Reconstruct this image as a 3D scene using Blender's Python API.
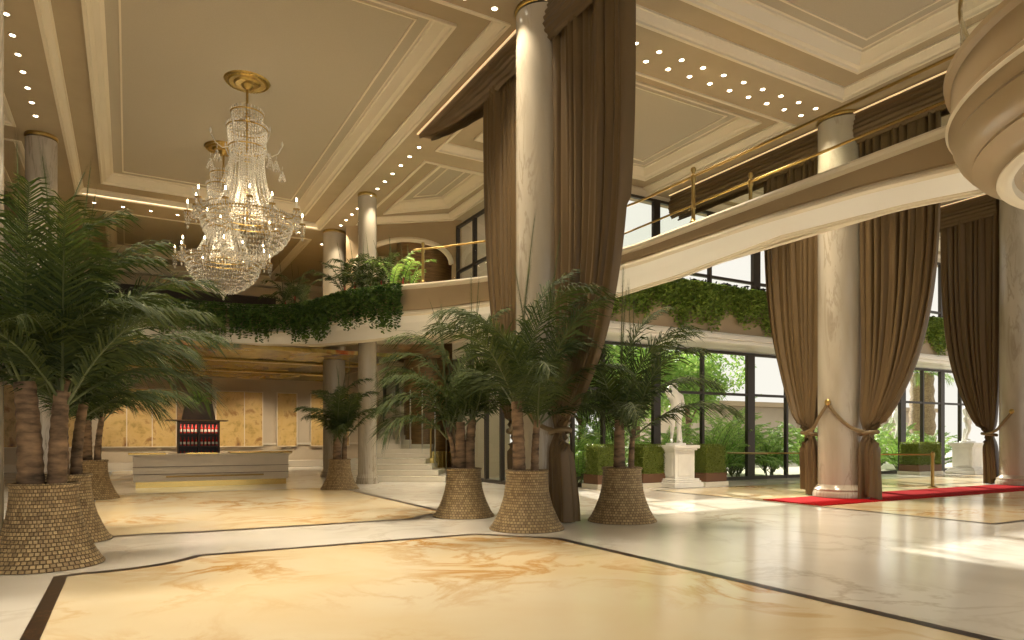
import bpy, math, random
from math import sin, cos, pi, atan2, sqrt, radians
from mathutils import Vector
R = random.Random(7)
for o in list(bpy.data.objects): bpy.data.objects.remove(o)
SC = bpy.context.scene
COL = SC.collection

# ------------------------------------------------------------------ camera
cam_d = bpy.data.cameras.new('camera'); cam = bpy.data.objects.new('camera', cam_d); COL.objects.link(cam)
cam_d.sensor_width = 36; cam_d.lens = 24; cam_d.shift_y = 118/1024; cam_d.clip_start = .1; cam_d.clip_end = 400
cam.location = (0, 0, 1.5); cam.rotation_euler = (radians(90), 0, radians(-29.36))
SC.camera = cam
# ------------------------------------------------------------------ world, sun, exposure
W = bpy.data.worlds.new('world'); SC.world = W; W.use_nodes = True
bg = W.node_tree.nodes['Background']; bg.inputs['Color'].default_value = (1.0, .955, .86, 1); bg.inputs['Strength'].default_value = 0.95
sun_d = bpy.data.lights.new('sun', 'SUN'); sun_d.energy = 9.0; sun_d.angle = radians(1.2); sun_d.color = (1, .93, .8)
sun = bpy.data.objects.new('sun', sun_d); COL.objects.link(sun)
sun.rotation_euler = Vector((.30, 1.0, .62)).to_track_quat('Z', 'Y').to_euler()
SC.view_settings.view_transform = 'Standard'; SC.view_settings.look = 'None'
SC.view_settings.exposure = 0.08; SC.view_settings.gamma = 1; SC.view_settings.use_curve_mapping = False
SPOT_W = 265; CHAND_W = 45; STRIP_E = 1.6; WARM = (1.0, .84, .62)

# ------------------------------------------------------------------ helpers
class MB:
    def __init__(s): s.v = []; s.f = []; s.m = []
    def add(s, vs, fs, mi=0):
        n = len(s.v); s.v += [tuple(p) for p in vs]; s.f += [tuple(i+n for i in f) for f in fs]; s.m += [mi]*len(fs)
    def box(s, x0, y0, z0, x1, y1, z1, mi=0):
        s.add([(x0,y0,z0),(x1,y0,z0),(x1,y1,z0),(x0,y1,z0),(x0,y0,z1),(x1,y0,z1),(x1,y1,z1),(x0,y1,z1)],
              [(0,3,2,1),(4,5,6,7),(0,1,5,4),(1,2,6,5),(2,3,7,6),(3,0,4,7)], mi)
    def obox(s, c, u, lx, ly, z0, z1, mi=0):     # box with horizontal long axis u
        u = Vector((u[0],u[1],0)).normalized(); n = Vector((-u.y,u.x,0)); c = Vector((c[0],c[1],0)); vs = []
        for z in (z0,z1):
            for a,b in ((-1,-1),(1,-1),(1,1),(-1,1)): vs.append(c+u*(a*lx/2)+n*(b*ly/2)+Vector((0,0,z)))
        s.add(vs, [(0,3,2,1),(4,5,6,7),(0,1,5,4),(1,2,6,5),(2,3,7,6),(3,0,4,7)], mi)
    def quad(s, a, b, c, d, mi=0): s.add([a,b,c,d], [(0,1,2,3)], mi)
    def lathe(s, prof, c=(0,0,0), seg=32, mi=0, cap=True, a0=0, a1=2*pi):
        full = abs(a1-a0-2*pi) < 1e-6; k = seg if full else seg+1; vs = []; fs = []
        for r, z in prof:
            for i in range(k):
                a = a0+(a1-a0)*i/seg; vs.append((c[0]+r*cos(a), c[1]+r*sin(a), c[2]+z))
        for j in range(len(prof)-1):
            for i in range(seg):
                i2 = (i+1) % k; fs.append((j*k+i, j*k+i2, (j+1)*k+i2, (j+1)*k+i))
        if cap and full:
            if prof[0][0] > 1e-4: fs.append(tuple(range(k))[::-1])
            if prof[-1][0] > 1e-4: fs.append(tuple((len(prof)-1)*k+i for i in range(k)))
        s.add(vs, fs, mi)
    def tube(s, pts, r, seg=8, mi=0, sx=1.0):
        pts = [Vector(p) for p in pts]; n = len(pts); rr = r if isinstance(r, (list,tuple)) else [r]*n
        t0 = (pts[1]-pts[0]).normalized(); up = Vector((0,0,1)) if abs(t0.z) < .9 else Vector((1,0,0))
        nrm = (up - t0*up.dot(t0)).normalized(); vs = []; fs = []
        for i, p in enumerate(pts):
            t = (pts[min(i+1,n-1)]-pts[max(i-1,0)]).normalized(); nrm = (nrm - t*nrm.dot(t)).normalized(); b = t.cross(nrm)
            for k in range(seg):
                a = 2*pi*k/seg; vs.append(p+nrm*(rr[i]*cos(a))+b*(rr[i]*sx*sin(a)))
        for i in range(n-1):
            for k in range(seg): fs.append((i*seg+k, i*seg+(k+1)%seg, (i+1)*seg+(k+1)%seg, (i+1)*seg+k))
        fs.append(tuple(range(seg))[::-1]); fs.append(tuple((n-1)*seg+k for k in range(seg)))
        s.add(vs, fs, mi)
    def octa(s, c, r, h, mi=0):
        x,y,z = c
        s.add([(x+r,y,z),(x,y+r,z),(x-r,y,z),(x,y-r,z),(x,y,z+h),(x,y,z-h)],
              [(0,1,4),(1,2,4),(2,3,4),(3,0,4),(1,0,5),(2,1,5),(3,2,5),(0,3,5)], mi)
    def poly(s, pts, z0, z1, mi=0):
        n = len(pts); vs = [(x,y,z0) for x,y in pts]+[(x,y,z1) for x,y in pts]
        s.add(vs, [tuple(range(n))[::-1], tuple(range(n,2*n))]+[(i,(i+1)%n,n+(i+1)%n,n+i) for i in range(n)], mi)
    def build(s, name, mats, parent=None, loc=(0,0,0), smooth=None, bevel=0, kind=None):
        """loc = world place of the origin (verts are given relative to it)"""
        me = bpy.data.meshes.new(name); me.from_pydata(s.v, [], s.f); me.update()
        if not isinstance(mats, (list,tuple)): mats = [mats]
        for m in mats: me.materials.append(m)
        if len(mats) > 1: me.polygons.foreach_set('material_index', s.m)
        if smooth:
            me.polygons.foreach_set('use_smooth', [True]*len(me.polygons)); me.set_sharp_from_angle(angle=radians(smooth))
        o = bpy.data.objects.new(name, me); COL.objects.link(o); o.location = loc
        if parent: o.parent = parent
        if bevel:
            b = o.modifiers.new('bevel','BEVEL'); b.width = bevel; b.segments = 2; b.limit_method = 'ANGLE'
        if kind: o['kind'] = kind
        return o
    def shift(s, d): s.v = [(a+d[0],b+d[1],c+d[2]) for a,b,c in s.v]; return s
def thing(name, label, cat, loc=(0,0,0), rz=0, group=None):
    o = bpy.data.objects.new(name, None); COL.objects.link(o); o.location = loc; o.rotation_euler = (0,0,rz)
    return tag(o, label, cat, group)
def tag(o, label, cat, group=None, kind=None):
    o['label'] = label; o['category'] = cat
    if group: o['group'] = group
    if kind: o['kind'] = kind
    return o
def kids(o): return [c for c in bpy.data.objects if c.parent == o]
def copy_tree(o, parent=None, _k=None):
    c = o.copy(); COL.objects.link(c); c.parent = parent
    for ch in kids(o): copy_tree(ch, c)
    return c
ORD = ['first','second','third','fourth','fifth','sixth','seventh','eighth','ninth','tenth','eleventh','twelfth','thirteenth','fourteenth','fifteenth','sixteenth','seventeenth','eighteenth','nineteenth','twentieth']

# ------------------------------------------------------------------ materials
def newmat(name):
    m = bpy.data.materials.new(name); m.use_nodes = True
    return m, m.node_tree.nodes, m.node_tree.links, m.node_tree.nodes['Principled BSDF']
def mat(name, col, rough=.5, metal=0, var=.0, scale=8, bump=0, coat=0, spec=None, stretch=(1,1,1), sheen=0):
    m, N, L, b = newmat(name)
    b.inputs['Base Color'].default_value = (*col,1); b.inputs['Roughness'].default_value = rough; b.inputs['Metallic'].default_value = metal
    if coat: b.inputs['Coat Weight'].default_value = coat
    if spec is not None: b.inputs['Specular IOR Level'].default_value = spec
    if sheen: b.inputs['Sheen Weight'].default_value = sheen; b.inputs['Sheen Roughness'].default_value = .4; b.inputs['Sheen Tint'].default_value = (*col,1)
    if var or bump:
        tc = N.new('ShaderNodeTexCoord'); mp = N.new('ShaderNodeMapping'); mp.inputs['Scale'].default_value = stretch
        n = N.new('ShaderNodeTexNoise'); n.inputs['Scale'].default_value = scale; n.inputs['Detail'].default_value = 5
        L.new(tc.outputs['Object'], mp.inputs[0]); L.new(mp.outputs[0], n.inputs['Vector'])
        if var:
            r = N.new('ShaderNodeValToRGB'); r.color_ramp.elements[0].position = .3; r.color_ramp.elements[1].position = .7
            r.color_ramp.elements[0].color = (*[c*(1-var) for c in col],1); r.color_ramp.elements[1].color = (*[min(1,c*(1+var)) for c in col],1)
            L.new(n.outputs['Fac'], r.inputs[0]); L.new(r.outputs[0], b.inputs['Base Color'])
        if bump:
            bp = N.new('ShaderNodeBump'); bp.inputs['Strength'].default_value = bump; bp.inputs['Distance'].default_value = .02
            L.new(n.outputs['Fac'], bp.inputs['Height']); L.new(bp.outputs[0], b.inputs['Normal'])
    return m
def marble(name, base, mid, vein, scale=1, rough=.1, stretch=(1,1,1), vw=.035, tile=0, distort=1.6):
    m, N, L, b = newmat(name); b.inputs['Roughness'].default_value = rough
    tc = N.new('ShaderNodeTexCoord'); mp = N.new('ShaderNodeMapping'); mp.inputs['Scale'].default_value = stretch; L.new(tc.outputs['Object'], mp.inputs[0])
    n1 = N.new('ShaderNodeTexNoise'); n1.inputs['Scale'].default_value = scale; n1.inputs['Detail'].default_value = 8; n1.inputs['Roughness'].default_value = .6; n1.inputs['Distortion'].default_value = distort
    n2 = N.new('ShaderNodeTexNoise'); n2.inputs['Scale'].default_value = scale*.7; n2.inputs['Detail'].default_value = 6; n2.inputs['Distortion'].default_value = .6
    L.new(mp.outputs[0], n1.inputs[0]); L.new(mp.outputs[0], n2.inputs[0])
    r1 = N.new('ShaderNodeValToRGB'); e = r1.color_ramp.elements; e[0].position = .5-vw; e[0].color = (0,0,0,1); e[1].position = .5; e[1].color = (1,1,1,1)
    x = e.new(.5+vw); x.color = (0,0,0,1); L.new(n1.outputs['Fac'], r1.inputs[0])
    r2 = N.new('ShaderNodeValToRGB'); r2.color_ramp.elements[0].position = .35; r2.color_ramp.elements[1].position = .65
    r2.color_ramp.elements[0].color = (*mid,1); r2.color_ramp.elements[1].color = (*base,1); L.new(n2.outputs['Fac'], r2.inputs[0])
    msk = N.new('ShaderNodeMath'); msk.operation = 'MULTIPLY'
    n3 = N.new('ShaderNodeTexNoise'); n3.inputs['Scale'].default_value = scale*.45; L.new(mp.outputs[0], n3.inputs[0])
    r3 = N.new('ShaderNodeValToRGB'); r3.color_ramp.elements[0].position = .42; r3.color_ramp.elements[1].position = .62; L.new(n3.outputs['Fac'], r3.inputs[0])
    L.new(r1.outputs[0], msk.inputs[0]); L.new(r3.outputs[0], msk.inputs[1])
    mx = N.new('ShaderNodeMix'); mx.data_type = 'RGBA'; mx.inputs['B'].default_value = (*vein,1)
    L.new(msk.outputs[0], mx.inputs['Factor']); L.new(r2.outputs[0], mx.inputs['A']); L.new(mx.outputs['Result'], b.inputs['Base Color'])
    return m
def emis(name, col, e):
    m, N, L, b = newmat(name); b.inputs['Base Color'].default_value = (*col,1)
    b.inputs['Emission Color'].default_value = (*col,1); b.inputs['Emission Strength'].default_value = e; return m
def glass(name, tint=(.96,.98,.96), refl=.12, rough=.02):
    m, N, L, b = newmat(name); N.remove(b); out = N['Material Output']
    t = N.new('ShaderNodeBsdfTransparent'); t.inputs[0].default_value = (*tint,1)
    g = N.new('ShaderNodeBsdfGlossy'); g.inputs['Roughness'].default_value = rough
    lw = N.new('ShaderNodeLayerWeight'); lw.inputs[0].default_value = refl; mx = N.new('ShaderNodeMixShader')
    L.new(lw.outputs['Fresnel'], mx.inputs[0]); L.new(t.outputs[0], mx.inputs[1]); L.new(g.outputs[0], mx.inputs[2]); L.new(mx.outputs[0], out.inputs[0]); return m
def leafmat(name, c1, c2, rough=.45, tl=.3):
    m, N, L, b = newmat(name); b.inputs['Roughness'].default_value = rough
    g = N.new('ShaderNodeNewGeometry'); r = N.new('ShaderNodeValToRGB'); r.color_ramp.elements[0].color = (*c1,1); r.color_ramp.elements[1].color = (*c2,1)
    L.new(g.outputs['Random Per Island'], r.inputs[0]); L.new(r.outputs[0], b.inputs['Base Color'])
    out = N['Material Output']; tr = N.new('ShaderNodeBsdfTranslucent'); L.new(r.outputs[0], tr.inputs[0])
    mx = N.new('ShaderNodeMixShader'); mx.inputs[0].default_value = tl; L.new(b.outputs[0], mx.inputs[1]); L.new(tr.outputs[0], mx.inputs[2]); L.new(mx.outputs[0], out.inputs[0]); return m
def basketmat():
    m, N, L, b = newmat('woven_rattan'); b.inputs['Roughness'].default_value = .55
    tc = N.new('ShaderNodeTexCoord'); sp = N.new('ShaderNodeSeparateXYZ'); L.new(tc.outputs['Object'], sp.inputs[0])
    at = N.new('ShaderNodeMath'); at.operation = 'ARCTAN2'; L.new(sp.outputs['Y'], at.inputs[0]); L.new(sp.outputs['X'], at.inputs[1])
    mu = N.new('ShaderNodeMath'); mu.operation = 'MULTIPLY'; mu.inputs[1].default_value = 58/(2*pi); L.new(at.outputs[0], mu.inputs[0])
    mv = N.new('ShaderNodeMath'); mv.operation = 'MULTIPLY'; mv.inputs[1].default_value = 23; L.new(sp.outputs['Z'], mv.inputs[0])
    cb = N.new('ShaderNodeCombineXYZ'); L.new(mu.outputs[0], cb.inputs[0]); L.new(mv.outputs[0], cb.inputs[1])
    br = N.new('ShaderNodeTexBrick'); br.inputs['Scale'].default_value = 1; br.inputs['Brick Width'].default_value = 1; br.inputs['Row Height'].default_value = 1
    br.inputs['Mortar Size'].default_value = .17; br.inputs['Mortar Smooth'].default_value = 1.0; br.offset = .5
    br.inputs['Color1'].default_value = (.56,.41,.21,1); br.inputs['Color2'].default_value = (.30,.20,.095,1); br.inputs['Mortar'].default_value = (.13,.08,.036,1)
    L.new(cb.outputs[0], br.inputs['Vector']); L.new(br.outputs['Color'], b.inputs['Base Color'])
    bp = N.new('ShaderNodeBump'); bp.inputs['Strength'].default_value = .8; bp.inputs['Distance'].default_value = .03; bp.invert = True
    L.new(br.outputs['Fac'], bp.inputs['Height']); L.new(bp.outputs[0], b.inputs['Normal']); return m
def paintmat(name, cols, scale, rough=.25, metal=.0, stretch=(1,1,1)):
    m, N, L, b = newmat(name); b.inputs['Roughness'].default_value = rough; b.inputs['Metallic'].default_value = metal
    tc = N.new('ShaderNodeTexCoord'); mp = N.new('ShaderNodeMapping'); mp.inputs['Scale'].default_value = stretch; L.new(tc.outputs['Object'], mp.inputs[0])
    n = N.new('ShaderNodeTexNoise'); n.inputs['Scale'].default_value = scale; n.inputs['Detail'].default_value = 9; n.inputs['Roughness'].default_value = .65; n.inputs['Distortion'].default_value = .4
    L.new(mp.outputs[0], n.inputs[0]); r = N.new('ShaderNodeValToRGB'); e = r.color_ramp.elements
    k = len(cols)
    e[0].position = .28; e[0].color = (*cols[0],1); e[1].position = .72; e[1].color = (*cols[-1],1)
    for i in range(1,k-1): x = e.new(.28+.44*i/(k-1)); x.color = (*cols[i],1)
    L.new(n.outputs['Fac'], r.inputs[0]); L.new(r.outputs[0], b.inputs['Base Color']); return m
M = dict(
 plaster = mat('warm_plaster', (.40,.32,.205), .7, var=.04, scale=1.5),
 panel = mat('ceiling_panel', (.44,.385,.29), .8, var=.03, scale=40),
 trim = mat('cream_moulding', (.74,.66,.51), .45),
 white = mat('white_moulding', (.88,.86,.80), .35),
 tan = mat('tan_fascia', (.39,.295,.175), .4, var=.03, scale=2),
 floor = marble('white_floor_marble', (.90,.87,.79), (.83,.79,.70), (.66,.60,.50), .8, .14, vw=.05, distort=.7),
 gold_floor = marble('yellow_floor_marble', (.92,.81,.58), (.88,.72,.45), (.66,.36,.10), .75, .15, vw=.06, distort=.9),
 border = marble('dark_floor_marble', (.03,.016,.010), (.015,.009,.007), (.16,.08,.03), 3, .28),
 column = marble('column_marble', (.52,.47,.38), (.38,.33,.25), (.27,.22,.16), 1.2, .16, (1.6,1.6,.28), vw=.035),
 column_grey = marble('grey_column_marble', (.50,.45,.38), (.36,.32,.27), (.2,.17,.13), 1.2, .12, (2,2,.4), vw=.03),
 brass = mat('brass', (.42,.29,.10), .32, 1), gilt = mat('old_gold', (.42,.29,.09), .35, 1, var=.2, scale=14),
 dark = mat('bronze_frame', (.045,.035,.028), .4, .3), soil = mat('dark_soil', (.02,.014,.01), .9, var=.4, scale=20, bump=.5),
 velvet = mat('brown_velvet', (.125,.080,.034), .45, sheen=.2, spec=.4), tie = mat('tieback_cloth', (.17,.115,.05), .55), rope = mat('gold_rope', (.33,.22,.10), .5, bump=.4, scale=60),
 basket = basketmat(), liner = mat('basket_soil', (.03,.02,.012), .95, bump=.6, scale=30),
 trunk = mat('palm_trunk', (.18,.115,.065), .8, var=.75, scale=4, bump=.8, stretch=(1,1,3)),
 frond = leafmat('palm_leaf', (.020,.040,.006), (.075,.100,.014), .75, .25), frond_b = leafmat('bright_leaf', (.16,.34,.05), (.40,.55,.14), tl=.5),
 rachis = mat('frond_stem', (.08,.10,.03), .5), ivy_dark = leafmat('shaded_ivy_leaf', (.02,.06,.008), (.11,.19,.03), .6, .25), ivy = leafmat('sunlit_ivy_leaf', (.09,.18,.02), (.36,.48,.09), .45, .35), hedge = leafmat('box_hedge_leaf', (.11,.16,.02), (.30,.36,.07)),  # sunlight is brightened into ivy's colour, shade darkened into ivy_dark's
 redstem = mat('red_stem', (.30,.03,.02), .5), glass = glass('rail_glass', (.93,.95,.91), .10), pane = glass('window_glass', (.97,.98,.97), .08),
 crystal = None, candle = mat('candle_white', (.85,.82,.74), .4), flame = emis('candle_bulb', (1,.82,.52), 25), lens = emis('downlight_lens', (1,.9,.7), 14),
 strip = emis('cove_strip', (1,.80,.50), STRIP_E), strip_soft = emis('soft_cove_strip', (1,.68,.36), .8), carpet = mat('red_carpet', (.34,.004,.006), .95, spec=.1, var=.12, scale=60, bump=.3),
 statue = mat('white_statue_marble', (.88,.87,.83), .35, var=.05, scale=4), terracotta = mat('brown_trough', (.16,.075,.035), .5),
 desk = mat('desk_panel', (.60,.52,.41), .35, var=.03, scale=3), groove = mat('desk_groove', (.10,.08,.06), .6), gold = mat('polished_gold', (.72,.52,.18), .18, 1),
 wood = mat('brown_wood', (.20,.115,.045), .35, var=.35, scale=2.5, stretch=(1,1,9)), darkwood = mat('dark_wood', (.06,.03,.018), .4, var=.3, scale=5),
 wall = mat('beige_wall', (.55,.46,.33), .6, var=.03, scale=2), wallp = mat('pale_wainscot', (.62,.55,.44), .5),
 gpanel = paintmat('gold_leaf_mural', [(.14,.12,.05),(.44,.30,.09),(.62,.42,.15),(.66,.47,.19),(.42,.23,.07),(.20,.10,.04)], 1.6, .35),
 cpaint = paintmat('painted_soffit', [(.02,.06,.015),(.08,.12,.02),(.40,.26,.05),(.55,.42,.12),(.40,.09,.015),(.08,.03,.01)], .5, .2, stretch=(1,.5,1)),
 red = mat('red_bottle', (.55,.04,.03), .25), cream = mat('cream_label', (.8,.74,.62), .5), step = mat('pale_step_marble', (.76,.71,.60), .2, var=.05, scale=2),
 tilew = mat('outdoor_paving', (.62,.58,.50), .8, var=.08, scale=1), stone = mat('building_render', (.58,.50,.40), .8, var=.05, scale=1),
 steel = mat('brushed_metal', (.6,.57,.5), .3, 1))
def crystalmat():
    m, N, L, b = newmat('cut_crystal'); b.inputs['Base Color'].default_value = (.93,.90,.82,1); b.inputs['Roughness'].default_value = .08
    b.inputs['Specular IOR Level'].default_value = 1.0; out = N['Material Output']; t = N.new('ShaderNodeBsdfTransparent'); mx = N.new('ShaderNodeMixShader'); mx.inputs[0].default_value = .5
    L.new(b.outputs[0], mx.inputs[1]); L.new(t.outputs[0], mx.inputs[2]); L.new(mx.outputs[0], out.inputs[0]); return m
M['crystal'] = crystalmat()

# ------------------------------------------------------------------ grid
CX = [-2.0, 6.79, 15.62, 24.45]; Y0 = 10.9; Y1 = 21.9; ZC = 9.5; WY = 17.3

# floor
fb = MB(); fb.poly([(-12,-6),(36,-6),(36,17.55),(12.6,17.55),(12.6,37),(-12,37)], -.2, 0); floor = fb.build('floor', M['floor'], kind='structure')
def inlay(pts, bw=.13):
    n = len(pts); b = MB(); b.add([(x,y,.003) for x,y in pts], [tuple(range(n))]); b.build('marble_inlay', M['gold_floor'], floor)
    P = [Vector(p) for p in pts]; ar = sum(P[i].x*P[(i+1)%n].y-P[(i+1)%n].x*P[i].y for i in range(n)); sg = 1 if ar > 0 else -1
    inn = []
    for i in range(n):
        a, c, d = P[i-1], P[i], P[(i+1)%n]; e1 = (c-a).normalized(); e2 = (d-c).normalized()
        n1 = Vector((-e1.y,e1.x))*sg; n2 = Vector((-e2.y,e2.x))*sg; k = (n1+n2); inn.append(c+k*(bw/max(.3,1+n1.dot(n2))))
    b = MB()
    for i in range(n):
        j = (i+1)%n; b.quad((*P[i],.006),(*P[j],.006),(*inn[j],.006),(*inn[i],.006))
    b.build('border_inlay', M['border'], floor)
def arc(cx, cy, r, a0, a1, n=6): return [(cx+r*cos(radians(a0+(a1-a0)*i/n)), cy+r*sin(radians(a0+(a1-a0)*i/n))) for i in range(n+1)]
inlay([(-.7,-5),(5.65,-5),(5.65,8.55),(4.75,9.6)]+[(.75,9.6)]+arc(-.35,10.2,1.25,-30,-95,6)+[(-.7,8.85)])
inlay([(-.45,11.9),(.2,12.0),(.9,11.85),(4.6,11.85)]+arc(5.75,11.3,1.2,150,95,5)+[(5.65,13.4),(5.65,20.0),(4.9,20.8),(-.3,20.8),(-.8,19.8),(-.8,13)])
inlay([(13.1,6.2),(34,6.2),(34,15.1),(13.1,15.1)], .09)
inlay([(6.6,-5),(12.4,-5),(12.4,-1.5),(6.6,-1.5)], .09)
inlay([(-.7,27.6),(5.6,27.6),(5.6,35.4),(-.7,35.4)], .1)

# ------------------------------------------------------------------ ceiling
cb = MB()    # 0 plaster, 1 trim, 2 panel
def inset(q, d):
    n = 4; P = [Vector(p) for p in q]; out = []
    for i in range(n):
        a, c, e = P[i-1], P[i], P[(i+1)%n]; e1 = (c-a).normalized(); e2 = (e-c).normalized()
        n1 = Vector((-e1.y,e1.x)); n2 = Vector((-e2.y,e2.x)); out.append(c+(n1+n2)*(d/(1+n1.dot(n2))))
    return out
def loopj(A, za, B, zb, mi):
    for i in range(4):
        j = (i+1)%4; cb.quad((A[i][0],A[i][1],za),(B[i][0],B[i][1],zb),(B[j][0],B[j][1],zb),(A[j][0],A[j][1],za), mi)
def rect(x0,y0,x1,y1): return [Vector((x0,y0)),Vector((x1,y0)),Vector((x1,y1)),Vector((x0,y1))]
def bay(tile, O, I):
    loopj(tile, ZC, O, ZC, 0)
    seq = [(0,ZC-.03,1),(.07,ZC-.03,1),(.07,ZC+.02,1),(.12,ZC+.04,1),(.20,ZC+.14,1),(.24,ZC+.14,1),(.24,ZC+.18,1)]
    pl, pz = O, ZC
    for d, z, m in seq: q = inset(O, d); loopj(pl, pz, q, z, m); pl, pz = q, z
    q = inset(I, -.06); loopj(pl, pz, q, pz, 0); pl = q
    seq = [(-.06,ZC+.12,1),(0,ZC+.12,1),(.02,ZC+.17,1),(.08,ZC+.19,1),(.10,ZC+.19,1),(.22,ZC+.36,1),(.26,ZC+.37,1),(.26,ZC+.42,1),(.30,ZC+.43,1)]
    for d, z, m in seq: q = inset(I, d); loopj(pl, pz, q, z, m); pl, pz = q, z
    for d, z, m in [(.54,pz,2),(.54,pz-.025,1),(.58,pz-.025,1),(.58,pz,1)]: q = inset(I, d); loopj(pl, pz, q, z, m); pl, pz = q, z
    cb.quad(*[(p.x,p.y,pz) for p in pl][::-1], 2)
bay(rect(-2,11,6.95,27.2), rect(-1.5,11.5,6.45,26.5), rect(-.70,12.35,5.60,25.4))
bay(rect(-2,27.2,6.95,37), rect(-1.5,27.9,6.45,36.3), rect(-.7,28.3,5.6,34.6))
bay(rect(-2,-6,6.95,11), rect(-1.5,-5,6.45,10.4), rect(-.7,-4,5.6,9.45))
bay(rect(6.95,-6,15.5,11), rect(7.45,-5,14.8,10.3), rect(8.3,-4,14.15,9.45))
bay(rect(6.95,11,15.5,18.1), rect(7.45,11.65,14.9,17.6), rect(8.3,12.25,14.2,16.7))
bay([Vector(p) for p in ((6.95,18.1),(10.9,18.1),(10.9,24.1),(6.95,27.2))], [Vector(p) for p in ((7.45,18.4),(10.4,18.4),(10.4,22.9),(7.45,25.2))],
    [Vector(p) for p in ((8.15,18.9),(9.85,18.9),(9.85,22.1),(8.15,23.8))])
for xa, xb in ((15.5,24),(24,36)):
    bay(rect(xa,-6,xb,11), rect(xa+.6,-5,xb-.6,10.3), rect(xa+1.4,-4,xb-1.4,9.45)); bay(rect(xa,11,xb,18.1), rect(xa+.6,11.65,xb-.6,17.4), rect(xa+1.4,12.25,xb-1.4,16.7))
for ya, yb in ((-6,11),(11,22),(22,37)): bay(rect(-12,ya,-2,yb), rect(-11,ya+.5,-2.5,yb-.5), rect(-10,ya+1.3,-3.3,yb-1.3))
cb.quad((10.9,23,ZC),(10.9,37,ZC),(12.7,37,ZC),(12.7,23,ZC)); cb.quad((6.95,27.2,ZC),(6.95,37,ZC),(10.9,37,ZC),(10.9,24.1,ZC))
cb.box(-12,-6,10.3,36,18.1,10.5); cb.box(-12,18.1,10.3,12.7,37,10.5)
cb.build('ceiling', [M['plaster'], M['trim'], M['panel']], kind='structure')
# cove strips (lit lines along the beams in the photograph)
def strip(x0,y0,x1,y1,z,label):
    b = MB(); w = .02
    if abs(x1-x0) > abs(y1-y0): b.box(0,-w,0,x1-x0,w,.03)
    else: b.box(-w,0,0,w,y1-y0,.03)
    o = b.build('cove_light', M['strip'], loc=(x0,y0,z)); tag(o, label, 'light strip')
strip(-1.3,26.42,6.3,26.42,ZC+.015,'thin lit strip across the far end of the chandelier coffer')
strip(-10.8,22.6,-2.6,22.6,ZC+.015,'thin lit strip on the ceiling behind the far-left column')

# ------------------------------------------------------------------ downlights
dl_proto = None
def downlight(x, y, label, group, power=1.0):
    global dl_proto
    if dl_proto is None:
        t = thing('downlight', label, 'downlight', (x,y,ZC), 0, group)
        b = MB(); b.lathe([(.046,-.004),(.062,-.012),(.07,-.006),(.07,.0)], seg=18, cap=False); b.build('trim_ring', M['trim'], t, smooth=30)
        b = MB(); b.lathe([(.0,-.006),(.048,-.006)], seg=18, cap=False); b.build('lens', M['lens'], t)
        ld = bpy.data.lights.new('downlight_lamp','SPOT'); ld.energy = SPOT_W; ld.color = WARM; ld.spot_size = radians(84); ld.spot_blend = .8; ld.shadow_soft_size = .06
        l = bpy.data.objects.new('lamp', ld); COL.objects.link(l); l.parent = t; l.location = (0,0,-.03)
        dl_proto = t
    else:
        t = copy_tree(dl_proto); t.location = (x,y,ZC); t['label'] = label; t['group'] = group
    return t
for i in range(12): downlight(-2.0, 12.0+i*.78, f'{ORD[i]} small round downlight from the window end in the single row above the left palms', 'downlights along the left beam')
for i in range(17): downlight(6.98, 16.9+i*.72-(0), f'{ORD[i]} round downlight after the curtain valance in the single row by the two far columns', 'downlights along the middle beam')
for i in range(9): downlight(-1.0+i*.85, 27.2, f'{ORD[i]} round downlight from the left on the far cross beam behind the chandeliers', 'downlights on the far cross beam')
for k, dy in enumerate((-.17,.24)):
    nm = ('nearer','farther')[k]
    for i in range(11): downlight(8.35+i*.62+k*.0, 11.0+dy, f'{ORD[i]} downlight right of the centre curtain in the {nm} line of the double row', 'double row downlights right of the centre curtain')
    for i in range(3): downlight(5.95-i*.62, 11.0+dy, f'{ORD[i]} downlight left of the centre column top in the {nm} line of the double row', 'double row downlights left of the centre column')

for i, (x,y) in enumerate(((7.9,19.6),(8.7,20.6),(9.6,19.2),(8.0,22.6))):  # fill lamps added to lift the dim stairs
    t = downlight(x, y, f'{ORD[i]} added downlight under the mezzanine, brightening the staircase', 'added downlights under the mezzanine'); t.location.z = 5.0
for i in range(7):  # unseen extension of the double row, added to light the near floor
    for dy in (-.17,.24): downlight(4.1-i*.85, 11.0+dy, 'added unseen downlight extending the double row to brighten the floor', 'added downlights extending the double row overhead')
for i in range(10): downlight(7.0, 9.4-i*.95, 'added unseen downlight in the beam overhead, brightening the near floor', 'added downlights overhead on the middle beam')  # out-of-view lamps added on the middle beam for more floor light
for i in range(10): downlight(-2.0, 9.4-i*.95, 'added unseen downlight in the left beam overhead, brightening the near floor', 'added downlights overhead on the left beam')  # likewise added out of view on the left beam to brighten the floor
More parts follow.
